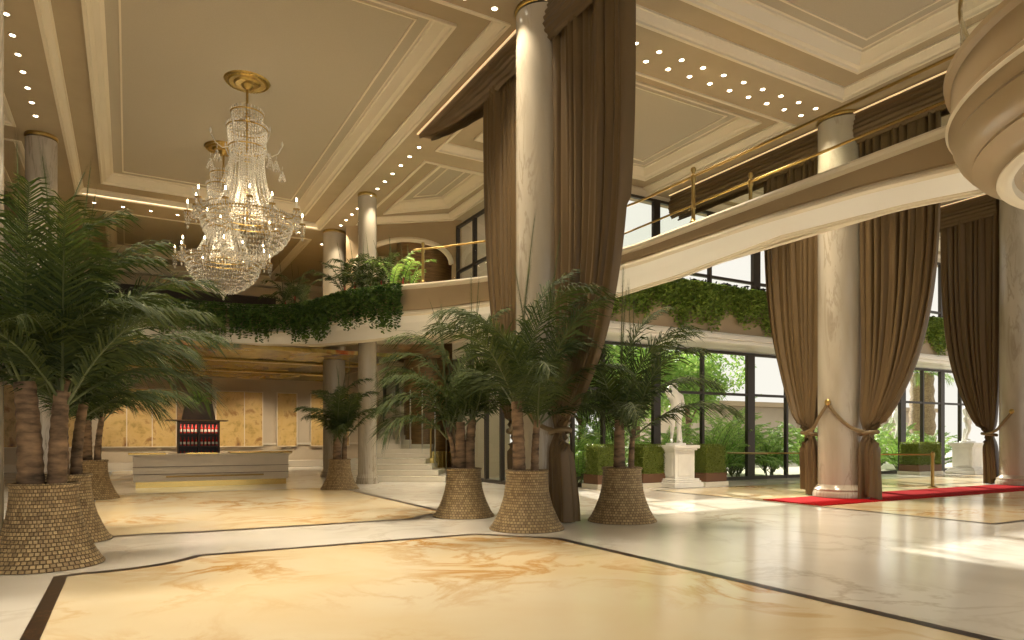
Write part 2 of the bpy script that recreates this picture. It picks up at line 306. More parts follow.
# ------------------------------------------------------------------ columns
def column(x, y, r, label, m='column', base=True, hook=None, z0=0):
    t = thing('marble_column', label, 'column', (x,y,z0)); H = ZC-z0
    b = MB(); b.lathe([(r,.30 if base else 0),(r,H-.12)], seg=48, cap=False); b.build('shaft', M[m], t, smooth=40)
    b = MB()
    if base: b.lathe([(r*1.22,0.008),(r*1.22,.10),(r*1.19,.13),(r*1.16,.16),(r*1.17,.20),(r*1.06,.26),(r,.32)], seg=48); b.build('base', M['column' if m=='column' else 'column_grey'], t, smooth=30)
    b = MB(); b.lathe([(r,H-.09),(r*1.04,H-.075),(r*1.06,H-.045),(r*1.03,H-.03),(r*1.03,H)], seg=48, cap=False); b.build('capital_ring', M['gilt'], t, smooth=30)
    if hook:
        hx, hy, hz = hook; b = MB(); b.lathe([(0,0),(.03,0),(.03,.04),(.07,.05),(.075,.09),(.04,.12),(0,.125)], seg=20)
        o = b.build('tieback_hook', M['brass'], t, smooth=40, loc=(hx*r*.99,hy*r*.99,hz)); o.rotation_euler = Vector((hx,hy,0)).to_track_quat('Z','Y').to_euler()
    return t
hk = Vector((-.995,-.10)).normalized()
column(CX[1], Y0, .50, 'tall marble column between the two curtains in the middle of the lobby', hook=(hk.x,hk.y,2.3))
column(CX[2], Y0, .54, 'marble column standing on the red carpet between tied brown curtains', hook=(hk.x,hk.y,2.35), z0=.028)
column(CX[3], Y0, .52, 'marble column at the right edge beside the last brown curtain', hook=(hk.x,hk.y,2.3), z0=.028)
column(6.86, Y1, .30, 'slimmer pale column right of the potted palm near the stairs')
column(6.98, 26.5, .42, 'thick grey column behind the potted palm, left of the slim one')
column(-2.0, Y1, .36, 'grey column behind the tall palms at far left', 'column_grey')
column(-1.87, 10.2, .56, 'column cut off by the left picture edge beside the nearest basket')

# ------------------------------------------------------------------ walls
def wallbox(name, *a, m='wall'): b = MB(); b.box(*a); return b.build(name, M[m], kind='structure')
wallbox('wall_back', -12,36.6,0,12.7,36.9,10.3); wallbox('wall_left', -12.3,-6,0,-12,36.9,10.3)
for (x0,y0,z0,x1,y1,z1) in ((-11,36.45,.0,12.6,36.6,.35),(-11,36.5,1.15,12.6,36.6,1.25)): b = MB(); b.box(x0,y0,z0,x1,y1,z1); b.build('baseboard_back', M['wallp'], kind='structure', bevel=.02)
wallbox('wall_stair', 9.6,29,0,12.6,29.25,9.5); wallbox('wall_core', 12.6,22.9,0,12.8,37,10.3); wallbox('wall_core_front', 10.6,22.9,0,12.6,23.05,10.3)
# frieze under ceiling at the back, upper wall pilasters
tb = MB(); tb.box(-11,36.3,9.1,12.6,36.6,9.5); tb.box(-11,36.42,8.9,12.6,36.6,9.1); tb.build('trim_1', M['trim'], kind='structure', bevel=.03)
for i, x in enumerate((-1.2, 2.1, 5.4)):
    b = MB(); b.box(x-.09,36.4,6,x+.09,36.6,9.0); b.build(f'trim_{i+2}', M['gilt'], kind='structure')
# arched wall behind the balcony
def archwall(a, c, w0, w1, spring, top, z0, z1, th=.2):
    a = Vector(a); c = Vector(c); L = (c-a).length; u = (c-a)/L; nn = Vector((-u.y,u.x)); b = MB(); n = 20; vs = []
    mid = (w0+w1)/2; hw = (w1-w0)/2
    top_pts = [(w0, z0)] + [(mid-hw*cos(pi*i/n), spring+(top-spring)*sin(pi*i/n)) for i in range(n+1)] + [(w1, z0)]
    def P(s, z, k): p = a+u*s+nn*(k*th); return (p.x,p.y,z)
    for k in (0,1):
        b.quad(P(0,z0,k),P(w0,z0,k),P(w0,z1,k),P(0,z1,k)); b.quad(P(w1,z0,k),P(L,z0,k),P(L,z1,k),P(w1,z1,k))
        for i in range(1, len(top_pts)-2): p, q = top_pts[i], top_pts[i+1]; b.quad(P(p[0],p[1],k),P(q[0],q[1],k),P(q[0],z1,k),P(p[0],z1,k))
    for i in range(len(top_pts)-1): p, q = top_pts[i], top_pts[i+1]; b.quad(P(p[0],p[1],0),P(q[0],q[1],0),P(q[0],q[1],1),P(p[0],p[1],1))
    b.build('wall_arch', M['tan'], kind='structure')
    t = MB(); t.tube([P(s,z,-.15) for s,z in top_pts[1:-1]], .10, 8); t.build('trim_9', M['trim'], kind='structure', smooth=40)
archwall((7.2,25.6),(10.7,22.8), .35, 4.1, 7.9, 8.9, 5.5, 9.5)

# window walls
def window_wall(idx, a, c, z0, z1, mull, bars, fw=.09, depth=.12, name='window'):
    a = Vector(a); c = Vector(c); L = (c-a).length; u = (c-a)/L
    root = bpy.data.objects.new(f'{name}_{idx}', None); COL.objects.link(root); root.location = (a.x,a.y,z0); root['kind'] = 'structure'
    b = MB()
    def bar(s0, s1, za, zb, d=depth):
        p = u*((s0+s1)/2); b.obox((p.x,p.y), u, s1-s0, d, za-z0, zb-z0)
    bar(0,L,z0,z0+fw*1.3); bar(0,L,z1-fw,z1)
    for z in bars: bar(0,L,z-fw*.5,z+fw*.5)
    for s, w in mull: bar(s-w/2, s+w/2, z0, z1, depth*1.15)
    b.build('window_frame', M['dark'], root)
    g = MB(); g.quad((0,0,fw),(u.x*L,u.y*L,fw),(u.x*L,u.y*L,z1-z0-fw),(0,0,z1-z0-fw)); g.build('glass_pane', M['pane'], root)
    return root
def seq(L, step, w=.09, alt=None):
    out = []; s = 0; i = 0
    while s <= L+.01: out.append((min(s,L), (alt if alt and i % 2 == 0 else w))); s += step; i += 1
    return out
window_wall(1, (10.6,WY), (34,WY), 0, 4.55, [(s_-10.6,w_) for s_,w_ in ((10.65,.12),(11.85,.1),(13.01,.1),(15.18,.30),(17.25,.1),(19.61,.36),(21.54,.1),(24.0,.3),(26.6,.1),(28.9,.36),(30.4,.1),(31.9,.3),(33.4,.1))], [3.05])
window_wall(2, (10.6,WY), (34,WY), 5.6, 9.35, [(s_-10.6,w_) for s_,w_ in ((10.65,.12),(13.01,.1),(15.18,.26),(17.6,.1),(19.9,.36),(21.9,.1),(24.0,.3),(26.6,.1),(28.9,.36),(30.4,.1),(31.9,.3),(33.4,.1))], [7.1])
window_wall(3, (10.6,WY), (10.6,23.0), 0, 4.4, seq(5.7, 1.1, .12), [2.75])
window_wall(4, (10.6,WY), (10.6,23.0), 5.6, 9.3, seq(5.7, 1.4, .12), [7.6])
wallbox('wall_right', 10.55,WY+.02,4.55,34,WY+.35,5.6, m='white'); wallbox('wall_side', 10.5,WY,4.4,10.7,23.2,5.6, m='white'); wallbox('wall_window_head', 10.55,WY,9.35,34,WY+.25,9.6, m='trim')
window_wall(5, (9.85,28.95), (11.6,28.95), 0, 4.2, seq(1.75,.58,.12), [2.4])

# ------------------------------------------------------------------ mezzanine band
def catmull(pts, k=8):
    out = []; n = len(pts)
    for i in range(n-1):
        p0 = Vector(pts[max(i-1,0)]); p1 = Vector(pts[i]); p2 = Vector(pts[i+1]); p3 = Vector(pts[min(i+2,n-1)])
        for j in range(k):
            t = j/k; out.append(.5*((2*p1)+(p2-p0)*t+(2*p0-5*p1+4*p2-p3)*t*t+(3*p1-p0-3*p2+p3)*t**3))
    out.append(Vector(pts[-1])); return out
PATH = catmull([(10,4.9),(10,7),(10,9),(10,11),(9.95,12.4),(9.5,14.3),(8.7,16.0),(7.6,17.6),(6.5,18.9),(5.75,20.2),(5.35,21.6),(4.8,23.0),(3.6,23.85),(1.0,24.1),(-3,24.1),(-8,24.1),(-12,24.1)], 6)
DP = (10.5, 2.0); DR = 3.2
def interp(x, t):
    for (a,va),(b,vb) in zip(t, t[1:]):
        if x <= b: return va+(vb-va)*max(0,(x-a)/(b-a))
    return t[-1][1]
def zfas(p): return interp(p.y, [(4.9,5.17),(6.5,5.32),(8.5,5.40),(12.6,5.42),(16,5.1),(18,5.0),(30,5.0)])       # foot of the fascia
def zfar(p):                                                                                                   # far edge of the coved soffit
    if p.y < 14: return interp(p.y, [(4.9,5.10),(6.5,5.27),(9,5.39),(12.6,5.18),(14,5.05)])
    return interp(-p.x, [(-9.6,5.03),(-8,4.45),(-5.8,4.4),(-4.6,4.62),(0,4.66)])
def sweep_profile(path, prof_fn, b, mi_fn):
    n = len(path); rows = []
    for i, p in enumerate(path):
        t = (path[min(i+1,n-1)]-path[max(i-1,0)]).normalized(); nr = Vector((t.y,-t.x))    # right of travel = inwards (+X on bridge)
        rows.append([(p.x+nr.x*d, p.y+nr.y*d, z) for d, z in prof_fn(p)])
    k = len(rows[0])
    for j in range(k-1):
        for i in range(n-1): b.quad(rows[i][j], rows[i+1][j], rows[i+1][j+1], rows[i][j+1], mi_fn(j))
def prof(p):
    zf, za = zfas(p), zfar(p); k = min(1,max(0,(p.y-14.5)/2.5)); wd = 1.22*(1-k)+.55*k; bb = za+(zf-za)*.35
    return [(.30,5.50),(.22,5.86),(.02,5.88),(-.05,5.87),(-.07,5.83),(-.05,5.78),(0,5.76),(.05,5.74),(.05,zf+.16),(.09,zf+.14),(.09,zf+.09),(-.01,zf+.07),(-.04,zf+.04),(-.04,zf+.01),(0,zf-.01),
            (.05,zf-.02),(wd*.45,bb+(zf-bb)*.55),(wd-.16,za+.05),(wd-.15,za+.03),(wd-.09,za+.03),(wd-.08,za),(wd,za),(wd+.02,za+.06),(wd+.3*k,za+.10)]
MI = lambda j: 0 if j in (7,8) else (1 if 15 <= j <= 16 else 2)
mz = MB(); sweep_profile(PATH, prof, mz, MI)
mz.box(11.28,4.9,5.36,11.42,17.0,5.9,2); mz.box(10.1,4.9,5.45,11.4,16.8,5.5,2)
poly = [(p.x+.28,p.y+.1) for p in PATH if p.y > 16.2 and p.x > -11.5]
poly2 = poly + [(-11.5,26.6),(6.9,26.6),(7.2,25.6),(10.7,22.9),(10.6,17.4)]
mz.poly(poly2, 5.0, 5.45, 2); mz.poly([(10.2,12.4),(11.5,12.4),(11.6,17.4),(8.9,17.4),(9.0,16.1),(9.8,14.3)], 5.38, 5.46, 2)
mz.build('trim_10', [M['tan'], M['white'], M['trim']], kind='structure', smooth=35)
# soffit above reception, painted
sb = MB(); sb.box(-12,24.3,4.5,9.0,36.6,4.64); sb.build('trim_11', M['cpaint'], kind='structure')
for i, y in enumerate((27.6, 32.0)):
    b = MB(); b.box(-12,y,4.42,9.0,y+.35,4.5); b.build(f'trim_{12+i}', M['gilt'], kind='structure', bevel=.03)
wallbox('wall_upper_back', -12,36.3,4.6,12.6,36.6,9.2)
# round balcony
rb = MB()
rb.lathe([(DR-.35,5.45),(DR-.3,5.9),(DR-.02,5.94),(DR+.03,5.90),(DR+.02,5.84),(DR-.05,5.80),(DR-.05,5.42),(DR-.01,5.38),(DR,5.32),(DR-.04,5.27),(DR-.05,5.20),(DR-.09,5.14),(DR-.07,5.10),(DR-.12,4.98),(DR-.18,4.90),
          (DR-.28,4.84),(DR-.27,4.80),(DR-.45,4.72),(DR-.5,4.68),(DR-.52,4.62),(DR-.60,4.60),(DR-.66,4.62),(DR-.70,4.68),(DR-.78,4.70)], (*DP,0), 96, cap=False)
rb.lathe([(DR-.78,4.70),(.9,4.70),(.85,4.62),(.7,4.62),(0,4.75)], (*DP,0), 64, cap=False)
rb.lathe([(0,5.45),(DR-.3,5.45)], (*DP,0), 64, cap=False)
rb.build('trim_16', M['tan'], kind='structure', smooth=35)
lip = MB(); lip.lathe([(DR-.52,4.66),(DR-.52,4.60),(DR-.60,4.575),(DR-.68,4.60),(DR-.70,4.68)], (*DP,0), 96, cap=False)
lip.lathe([(DR-.01,5.34),(DR+.01,5.31),(DR-.02,5.28)], (*DP,0), 96, cap=False); lip.build('trim_17', M['trim'], kind='structure', smooth=40)

# glass rails
def resample(path, step):
    out = [path[0]]; acc = 0
    for a, c in zip(path, path[1:]):
        d = (c-a).length
        while acc+d >= step: tt = (step-acc)/d; a = a+(c-a)*tt; out.append(a); d = (c-a).length; acc = 0
        acc += d
    return out
def rail(path, label, posts, off=.1, z0=5.88, h=.98, lower=.22):
    n = len(path); pts = []
    for i, p in enumerate(path):
        t = (path[min(i+1,n-1)]-path[max(i-1,0)]).normalized(); nr = Vector((t.y,-t.x)); pts.append(p+nr*off)
    o0 = pts[0]; t = thing('glass_railing', label, 'railing', (o0.x,o0.y,z0))
    rel = [p-o0 for p in pts]
    b = MB(); b.tube([(p.x,p.y,h) for p in rel], .027, 8); b.build('handrail', M['brass'], t, smooth=50)
    g = MB()
    for i in range(n-1): g.quad((*rel[i],.02),(*rel[i+1],.02),(*rel[i+1],h-.05),(*rel[i],h-.05))
    g.build('glass_panel', M['glass'], t)
    for q in posts:
        best = min(rel, key=lambda p: (p+o0-Vector(q)).length)
        b = MB(); b.lathe([(.075,0),(.075,.05),(.05,.08),(.04,.12),(.04,.3),(.05,.33),(.04,.36),(.038,h-.12),(.055,h-.08),(.055,h+.02),(.03,h+.05),(.035,h+.08),(.055,h+.13),(.045,h+.18),(.0,h+.2)], (best.x,best.y,0), 16)
        b.build('post', M['brass'], t, smooth=35)
p_front = [p for p in PATH if p.x > 6.9]
rail(p_front, 'long glass and brass railing on the near side of the curved bridge', [(10,10.3),(7.2,18.0)])
rail([Vector((11.35,y)) for y in (16,13,10,7,5)], 'glass and brass railing on the far side of the bridge', [(11.35,10.1)], off=0)
circ = [Vector((DP[0]+(DR-.15)*cos(a), DP[1]+(DR-.15)*sin(a))) for a in [radians(97+4*i) for i in range(42)]]
rail(circ, 'curved brass railing around the round balcony top right', [], off=0)

# ------------------------------------------------------------------ ivy & planters on the mezzanine
def ivy(pts, z_top, lens, n, label, mm='ivy', size=.07, name='hanging_ivy'):
    """pts: path with outward normal; leaves hang in strands"""
    b = MB(); segs = []; tot = 0
    for a, c in zip(pts, pts[1:]): d = (Vector(c)-Vector(a)).length; segs.append((tot,d,Vector(a),Vector(c))); tot += d
    for _ in range(n):
        s = R.uniform(0, tot)
        for t0,d,a,c in segs:
            if t0 <= s <= t0+d: break
        u = (c-a).normalized(); nr = Vector((-u.y,u.x)); p = a+u*(s-t0)
        if nr.dot(Vector((-5,-6))+Vector((0,0))-Vector((0,0))) < 0 and nr.dot(Vector((0,0))-p) < 0: nr = -nr
        ln = (lens[0]+(lens[1]-lens[0])*(.5+.5*sin(s*3.1)*sin(s*1.3+1)))*R.uniform(.25,1)
        m = max(4,int(ln/.075)); x = 0
        for k in range(m):
            z = z_top+.12-ln*k/m; out = .08+.10*sin(pi*min(1,k/m*1.2))+R.uniform(-.05,.07); x += R.uniform(-.025,.025)
            c0 = Vector((p.x,p.y,z))+Vector((nr.x,nr.y,0))*out+Vector((u.x,u.y,0))*x
            a1 = Vector((R.uniform(-1,1),R.uniform(-1,1),R.uniform(-.6,.4))).normalized(); a2 = a1.cross(Vector((R.uniform(-1,1),R.uniform(-1,1),R.uniform(-1,1)))).normalized()
            sz = size*R.uniform(.6,1.2); b.quad(c0-a1*sz, c0+a2*sz*.55, c0+a1*sz, c0-a2*sz*.55)
    o = b.build(name, M[mm]); tag(o, label, 'ivy', kind='stuff'); return o
# right planter above the windows
rp = MB(); rp.box(0,0,0,22.4,.12,1.45); rp.box(0,.12,.2,22.4,1.0,1.3)
rp.build('planter_box', M['tan'], loc=(11.6,16.0,4.85), bevel=.02); o = bpy.data.objects['planter_box']; tag(o, 'long tan planter trough above the garden windows full of hanging ivy', 'planter')
rs = MB(); rs.box(0,-.16,0,22.4,.4,.16); rs.box(0,-.08,-.12,22.4,.5,0); rs.box(0,-.1,.16,22.4,.2,.22); rs.build('trim_18', M['white'], kind='structure', loc=(11.6,16.0,4.70), bevel=.03)
wallbox('wall_soffit', 11.6,16.4,4.58,34,WY+.1,4.66, m='white')
ds = MB()
for i in range(1800):
    x = R.uniform(0,22.4); z = R.uniform(0,.28); yy = R.uniform(-.08,.3); sz = R.uniform(.05,.1); a1 = Vector((R.uniform(-1,1),R.uniform(-1,1),R.uniform(-1,1))).normalized(); a2 = a1.cross(Vector((0.3,1,.5))).normalized(); c0 = Vector((x,yy,z))
    ds.quad(c0-a1*sz, c0+a2*sz*.5, c0+a1*sz, c0-a2*sz*.5)
o = ds.build('clipped_shrubs', M['soil'], loc=(11.6,16.05,6.28)); tag(o, 'dark low shrubs along the top of the ivy planter above the windows', 'shrubs', kind='stuff')
ivy([(11.6,16.0),(34,16.0)], 6.3, (1.0,1.75), 3000, 'green ivy hanging down the planter above the garden windows')
# left planter
lpth = [p for p in PATH if p.x < 6.9][::1]
lp = [(p.x,p.y) for p in lpth]
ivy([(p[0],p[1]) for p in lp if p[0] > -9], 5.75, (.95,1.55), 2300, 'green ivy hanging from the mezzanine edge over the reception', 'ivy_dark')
db = MB(); db.box(0,0,0,16.4,.14,.42); o = db.build('planter_kerb', M['soil'], loc=(-12,24.25,5.85), bevel=.02); tag(o, 'dark planter kerb above the ivy over the reception', 'planter')

# ------------------------------------------------------------------ drapes
def curtain(cx, sgn, rcol, W, label, ztop=9.3, tie=1.62, hookz=2.3, seed=0, foot=.05, amp=.13, xs=0):
    rr = random.Random(seed); ys = Y0+sgn*(rcol+.02)
    t = thing('curtain', label, 'curtain', (cx, ys+sgn*.35, 0))
    oy = ys+sgn*.35; nf = 9; nu = nf*10; nv = 70; vs = []; fs = []
    ph = rr.uniform(0,6); jit = [rr.uniform(.55,1.4) for _ in range(nf+2)]
    for j in range(nv+1):
        q = j/nv
        z = ztop*(1-q)+foot*q
        if z > tie:
            s = (z-tie)/(ztop-tie); outer = .44+(W-.44)*(1-(1-s)**3.9); inner = .10*(1-s)**2+.0
            a = amp*(.55+.5*s)*(1+.4*(1-s)**3)
        else:
            s = (tie-z)/tie; outer = .44-.03*s; inner = .10-.04*s; a = amp*(.9+.5*s)
        pinch = math.exp(-((z-tie)/.22)**2)
        outer -= .10*pinch; inner += .06*pinch; a *= (1-.55*pinch)
        for i in range(nu+1):
            u = i/nu; fld = u*nf*(1-.42/(1+math.exp((z-tie)/.10))); w = jit[int(fld) % len(jit)]
            sway = .25*(1-min(1,max(0,(z-tie)/(ztop-tie))))**2*sin(u*9+ph)
            q_ = sin(2*pi*fld+sway*3+ph); xo = a*w*(abs(q_)**.6)*(1 if q_ > 0 else -1) + a*.35*sin(2*pi*fld*2.3+z*.4+ph)
            yv = inner+(outer-inner)*u + a*.45*cos(2*pi*fld+ph)
            xb = -.12*math.exp(-((z-tie)/1.0)**2)
            zz = z + (.10*sin(u*5+ph) if j == nv else 0) + (.35*u*u if (j == nv) else 0)*0
            vs.append((xo+xb+xs, sgn*yv-sgn*.35, max(.02,zz+(.07*sin(u*11+ph) if z < .3 else 0))))
    for j in range(nv):
        for i in range(nu):
            a_ = j*(nu+1)+i; fs.append((a_, a_+1, a_+nu+2, a_+nu+1))
    b = MB(); b.add(vs, fs); o = b.build('drape', M['velvet'], t, smooth=180)
    # tieback band and rope to the hook
    b = MB(); pts = []
    for k in range(25):
        a_ = 2*pi*k/24; pts.append((-.12+xs+.17*cos(a_), sgn*(.26-.35)+.22*sin(a_), tie+.03*sin(a_)*sgn))
    b.tube(pts, .045, 8, sx=.6)
    hx, hy = cx+hk.x*(rcol+.06), Y0+hk.y*(rcol+.06)
    A = Vector((hx-cx, hy-oy, hookz)); B = Vector((-.28+xs, -sgn*.09, tie+.02)); pts = []
    for k in range(11):
        s = k/10; p = A.lerp(B, s); p.z -= .16*sin(pi*s)
        # keep clear of the shaft
        v = Vector((p.x+cx-cx, p.y+oy-Y0)); l = v.length
        if l < rcol+.06: v = v*((rcol+.06)/max(l,.01)); p.x = v.x; p.y = v.y+Y0-oy
        pts.append(p)
    b.tube(pts, .045, 8, sx=.5); b.build('tieback', M['tie'], t, smooth=50)
    return t
curtain(CX[1], -1, .50, 1.95, 'brown velvet curtain hanging right of the centre column, tied at its waist', seed=3)
curtain(CX[1], 1, .50, 1.75, 'brown velvet curtain hanging left of the centre column behind the palm', seed=4)
curtain(CX[2], 1, .54, 1.75, 'brown velvet curtain tied back left of the column on the red carpet', hookz=2.35, seed=5)
curtain(CX[2], -1, .54, 1.9, 'brown velvet curtain tied back right of the column on the red carpet', hookz=2.35, seed=6)
curtain(CX[3], 1, .52, 1.8, 'brown velvet curtain tied back left of the right edge column', seed=8)
def valance(cx, ya, yb, label, taper=False, h=.72):
    t = thing('valance', label, 'valance', (cx, ya, 8.6)); n = 60; b = MB(); m = 22; vs = []; fs = []
    for side in (-1,1):
        base = len(vs)
        for i in range(n+1):
            s = i/n; hh = h
            if taper: hh = h*(1-.93*max(0,(s-.25)/.75)**1.6) if taper > 0 else h*(1-.93*max(0,(.75-s)/.75)**1.6)
            for j in range(m+1):
                q = j/m; z = .76-hh*q; x = .16+.10*sin(pi*min(1,q*1.1))*(hh/h)+.022*sin(q*2*pi*6)*(hh/h) + .01*sin(s*40+q*9)
                vs.append((side*x, (yb-ya)*s, z))
        for i in range(n):
            for j in range(m): a = base+i*(m+1)+j; fs.append((a,a+1,a+m+2,a+m+1))
    b.add(vs, fs); b.build('swag', M['velvet'], t, smooth=180)
    b = MB(); b.box(-.17,0,.76,.17,yb-ya,.80); b.build('pelmet_board', M['velvet'], t)
    b = MB(); b.box(-.24,0,.80,-.20,yb-ya,.82); b.build('light_strip', M['strip_soft'], t)
valance(CX[1], 11.35, 16.7, 'gathered brown valance tapering away left of the centre column', 1)
valance(CX[1], 3.0, 10.45, 'gathered brown valance above the curtain right of the centre column')
valance(CX[2], 11.4, 16.9, 'gathered brown valance seen through the bridge glass left of its column')
valance(CX[2], 2.0, 10.4, 'gathered brown valance seen through the bridge glass right of its column')
valance(CX[3], 11.45, 16.9, 'gathered brown valance over the curtain by the right edge column')

# ------------------------------------------------------------------ chandeliers
def ring_beads(b, r, z, n, br, bh, ph=0):
    for i in range(n): a = 2*pi*i/n+ph; b.octa((r*cos(a), r*sin(a), z), br, bh)
def torus(b, r, z, tr, seg=48): b.tube([(r*cos(2*pi*i/seg), r*sin(2*pi*i/seg), z) for i in range(seg+1)], tr, 6)
def chandelier(label, loc):
    t = thing('chandelier', label, 'chandelier', loc, 0, 'crystal chandeliers')     # origin at the basin bottom z=0 ; ceiling at H
    H = 9.96-loc[2]
    b = MB(); b.lathe([(.50,H),(.52,H-.03),(.49,H-.06),(.44,H-.05),(.40,H-.08),(.30,H-.07),(.26,H-.11),(.14,H-.12),(.10,H-.18),(.04,H-.22),(0,H-.22)], seg=48, cap=False)
    for i in range(40): a = 2*pi*i/40; b.octa((.46*cos(a),.46*sin(a),H-.065),.025,.02)
    b.build('ceiling_rosette', M['gilt'], t, smooth=30)
    b = MB(); b.tube([(0,0,H-.2),(0,0,.95)], .028, 10)
    for z in (3.4,2.4,1.7): b.lathe([(0,-.08),(.06,-.05),(.08,0),(.06,.05),(0,.08)], (0,0,z), 12)
    b.build('stem', M['brass'], t, smooth=40)
    # crown tiers
    def tier(name, r, z0, z1, n=40):
        b = MB()
        k = max(2,int((z1-z0)/.065))
        for i in range(n):
            a = 2*pi*i/n
            for j in range(k):
                rr = r*(1-.10*j/k); b.octa((rr*cos(a), rr*sin(a), z1-(z1-z0)*(j+.5)/k), .021, .034)
        ring_beads(b, r+.02, z1+.05, n, .022, .05); o = b.build(name, M['crystal'], t)
        g = MB(); torus(g, r+.015, z1, .016); g.build('tier_ring', M['brass'], o, smooth=40)
    tier('crystal_tier', .35, 3.22, 3.50, 30); tier('crystal_tier', .44, 2.72, 3.14, 38); tier('crystal_tier', .40, 2.45, 2.68, 34)
    # strands flaring to the basin
    b = MB(); n = 26
    for i in range(n):
        a = 2*pi*i/n
        for j in range(26):
            s = j/25; r = .38+.48*(s**2.4); z = 2.48-1.46*s; b.octa((r*cos(a), r*sin(a), z), .020+.012*s, .034)
    b.build('crystal_strands', M['crystal'], t, kind='stuff')
    b = MB()
    for i in range(26):
        a = 2*pi*i/26+.1
        for j in range(22): s = j/21; r = .14+.24*s*s; b.octa((r*cos(a), r*sin(a), 2.5-1.45*s), .024, .036)
    b.build('crystal_strands', M['crystal'], t, kind='stuff')
    # basin
    b = MB(); K = 12
    for j in range(K):
        s = j/(K-1); r = 1.04*cos(s*pi/2*.97)**1.0; z = 1.0-.92*sin(s*pi/2)**1.15
        nn = max(8,int(2*pi*r/.075)); ring_beads(b, r, z, nn, .026, .045, j*.5/nn*6)
    ring_beads(b, 1.07, 1.05, 96, .022, .055); b.octa((0,0,.0), .07, .09); b.octa((0,0,-.1), .035,.05)
    b.build('crystal_basin', M['crystal'], t, kind='stuff')
    b = MB(); torus(b, 1.05, 1.03, .02, 60); torus(b, .7, 1.08, .012)
    for i in range(12): a = 2*pi*i/12; b.tube([(0.03*cos(a),.03*sin(a),1.1),(1.05*cos(a),1.05*sin(a),1.03)], .010, 5)
    b.build('basin_ring', M['brass'], t, smooth=40)
    proto = None
    for i in range(14):
        a = 2*pi*i/14+.12; ro = 1.32 if i % 2 == 0 else 1.12
        if i < 2:
            g = MB(); g.tube([(.9,0,1.02),(1.05,0,.93),(ro-.1,0,.94),(ro,0,1.06),(ro,0,1.12)], .014, 6); g.lathe([(0,0),(.07,.01),(.08,.04),(.03,.04)], (ro,0,1.10), 12)
            arm = g.build('candle_arm', M['brass'], t, smooth=40)
            g = MB(); g.lathe([(.022,0),(.022,.17),(0,.17)], (ro,0,1.14), 10); c_ = g.build('candle', M['candle'], arm, smooth=40)
            g = MB(); g.lathe([(0,0),(.018,.02),(.016,.05),(0,.10)], (ro,0,1.31), 8); g.build('candle_bulb', M['flame'], arm, smooth=60)
            g = MB()
            for k in range(8):
                aa = 2*pi*k/8
                for j in range(4): g.octa((ro+.075*cos(aa)*(1-.15*j), .075*sin(aa)*(1-.15*j), 1.08-.075*j), .016, .032)
            g.octa((ro,0,.76), .03,.06); g.build('pendant_crystals', M['crystal'], arm)
            arm.rotation_euler = (0,0,a); protos = (arm,) if i == 0 else protos+(arm,)
        else: c_ = copy_tree(protos[i % 2], t); c_.rotation_euler = (0,0,a)
    # small upper arms with bell pendants
    g = MB(); g.tube([(.40,0,2.66),(.55,0,2.60),(.70,0,2.70),(.78,0,2.86)], .014, 6); g.octa((.80,0,2.95),.03,.09); up = g.build('upper_arm', M['crystal'], t, smooth=40)
    g = MB()
    for cxx, cz in ((.66,2.42),(.80,2.20)):
        for k in range(8):
            aa = 2*pi*k/8
            for j in range(3): g.octa((cxx+.08*cos(aa)*(.6+.2*j), .08*sin(aa)*(.6+.2*j), cz-.06*j), .017,.03)
        g.octa((cxx,0,cz+.07),.04,.05); g.octa((cxx,0,cz+.18),.014,.05)
    g.build('pendant_crystals', M['crystal'], up)
    for i in range(1,6): c_ = copy_tree(up, t); c_.rotation_euler = (0,0,2*pi*i/6)
    ld = bpy.data.lights.new('chandelier_lamp','POINT'); ld.energy = CHAND_W; ld.color = (1,.84,.6); ld.shadow_soft_size = .3
    l = bpy.data.objects.new('lamp', ld); COL.objects.link(l); l.parent = t; l.location = (0,0,1.35)
    ld2 = ld.copy(); ld2.energy = CHAND_W*.25; l = bpy.data.objects.new('lamp', ld2); COL.objects.link(l); l.parent = t; l.location = (0,0,2.95)
    return t
ch = chandelier('large crystal chandelier with candle arms, the nearer of the two', (2.46,17.15,5.66))
c2 = copy_tree(ch); c2.location = (2.42,21.4,5.64); c2['label'] = 'large crystal chandelier hanging behind and lower in view than the nearer one'

# ------------------------------------------------------------------ palms
def frond_mesh(b, bs, L, az, el, droop, rr, leaf=.5, pairs=44, wid=.022, spear=False):
    """adds rachis tube (mi 0) and leaflets (mi 1)"""
    n = 14; p = Vector(bs); pts = [p.copy()]; d_el = el
    for i in range(n):
        s = i/n; e = el-droop*s**(1.0+1.1*max(0,sin(el))); stp = L/n
        p = p+Vector((cos(e)*cos(az), cos(e)*sin(az), sin(e)))*stp; pts.append(p.copy())
    b.tube(pts, [.016*(1-.85*i/n)+.002 for i in range(n+1)], 5, 0)
    side0 = Vector((-sin(az), cos(az), 0))
    for k in range(pairs):
        s = .16+.84*k/(pairs-1); f = s*n; i = min(int(f), n-1); q = pts[i].lerp(pts[i+1], f-i); tan = (pts[i+1]-pts[i]).normalized(); nr = side0.cross(tan); 
        if nr.z < 0: nr = -nr
        ll = leaf*(sin(pi*min(1,(.12+.88*(s-.16)/.84)*.93))**.6)*rr.uniform(.85,1.1); sweep_ = 1.47 if spear else .62+.5*s
        for sg in (-1,1):
            dr = (side0*sg*cos(sweep_)+tan*sin(sweep_)+nr*(0 if spear else rr.uniform(0,.35))).normalized()
            g = .03 if spear else .38+.42*rr.random(); wv = tan*(wid*1.0)
            m1 = q+dr*(ll*.5)+Vector((0,0,-ll*.06*g*4)); e1 = q+dr*(ll*.95)+Vector((0,0,-ll*.38*g*2.2))
            b.add([q-wv*.5, q+wv*.5, m1+wv*.6, m1-wv*.6, e1], [(0,1,2,3),(3,2,4)], 1)
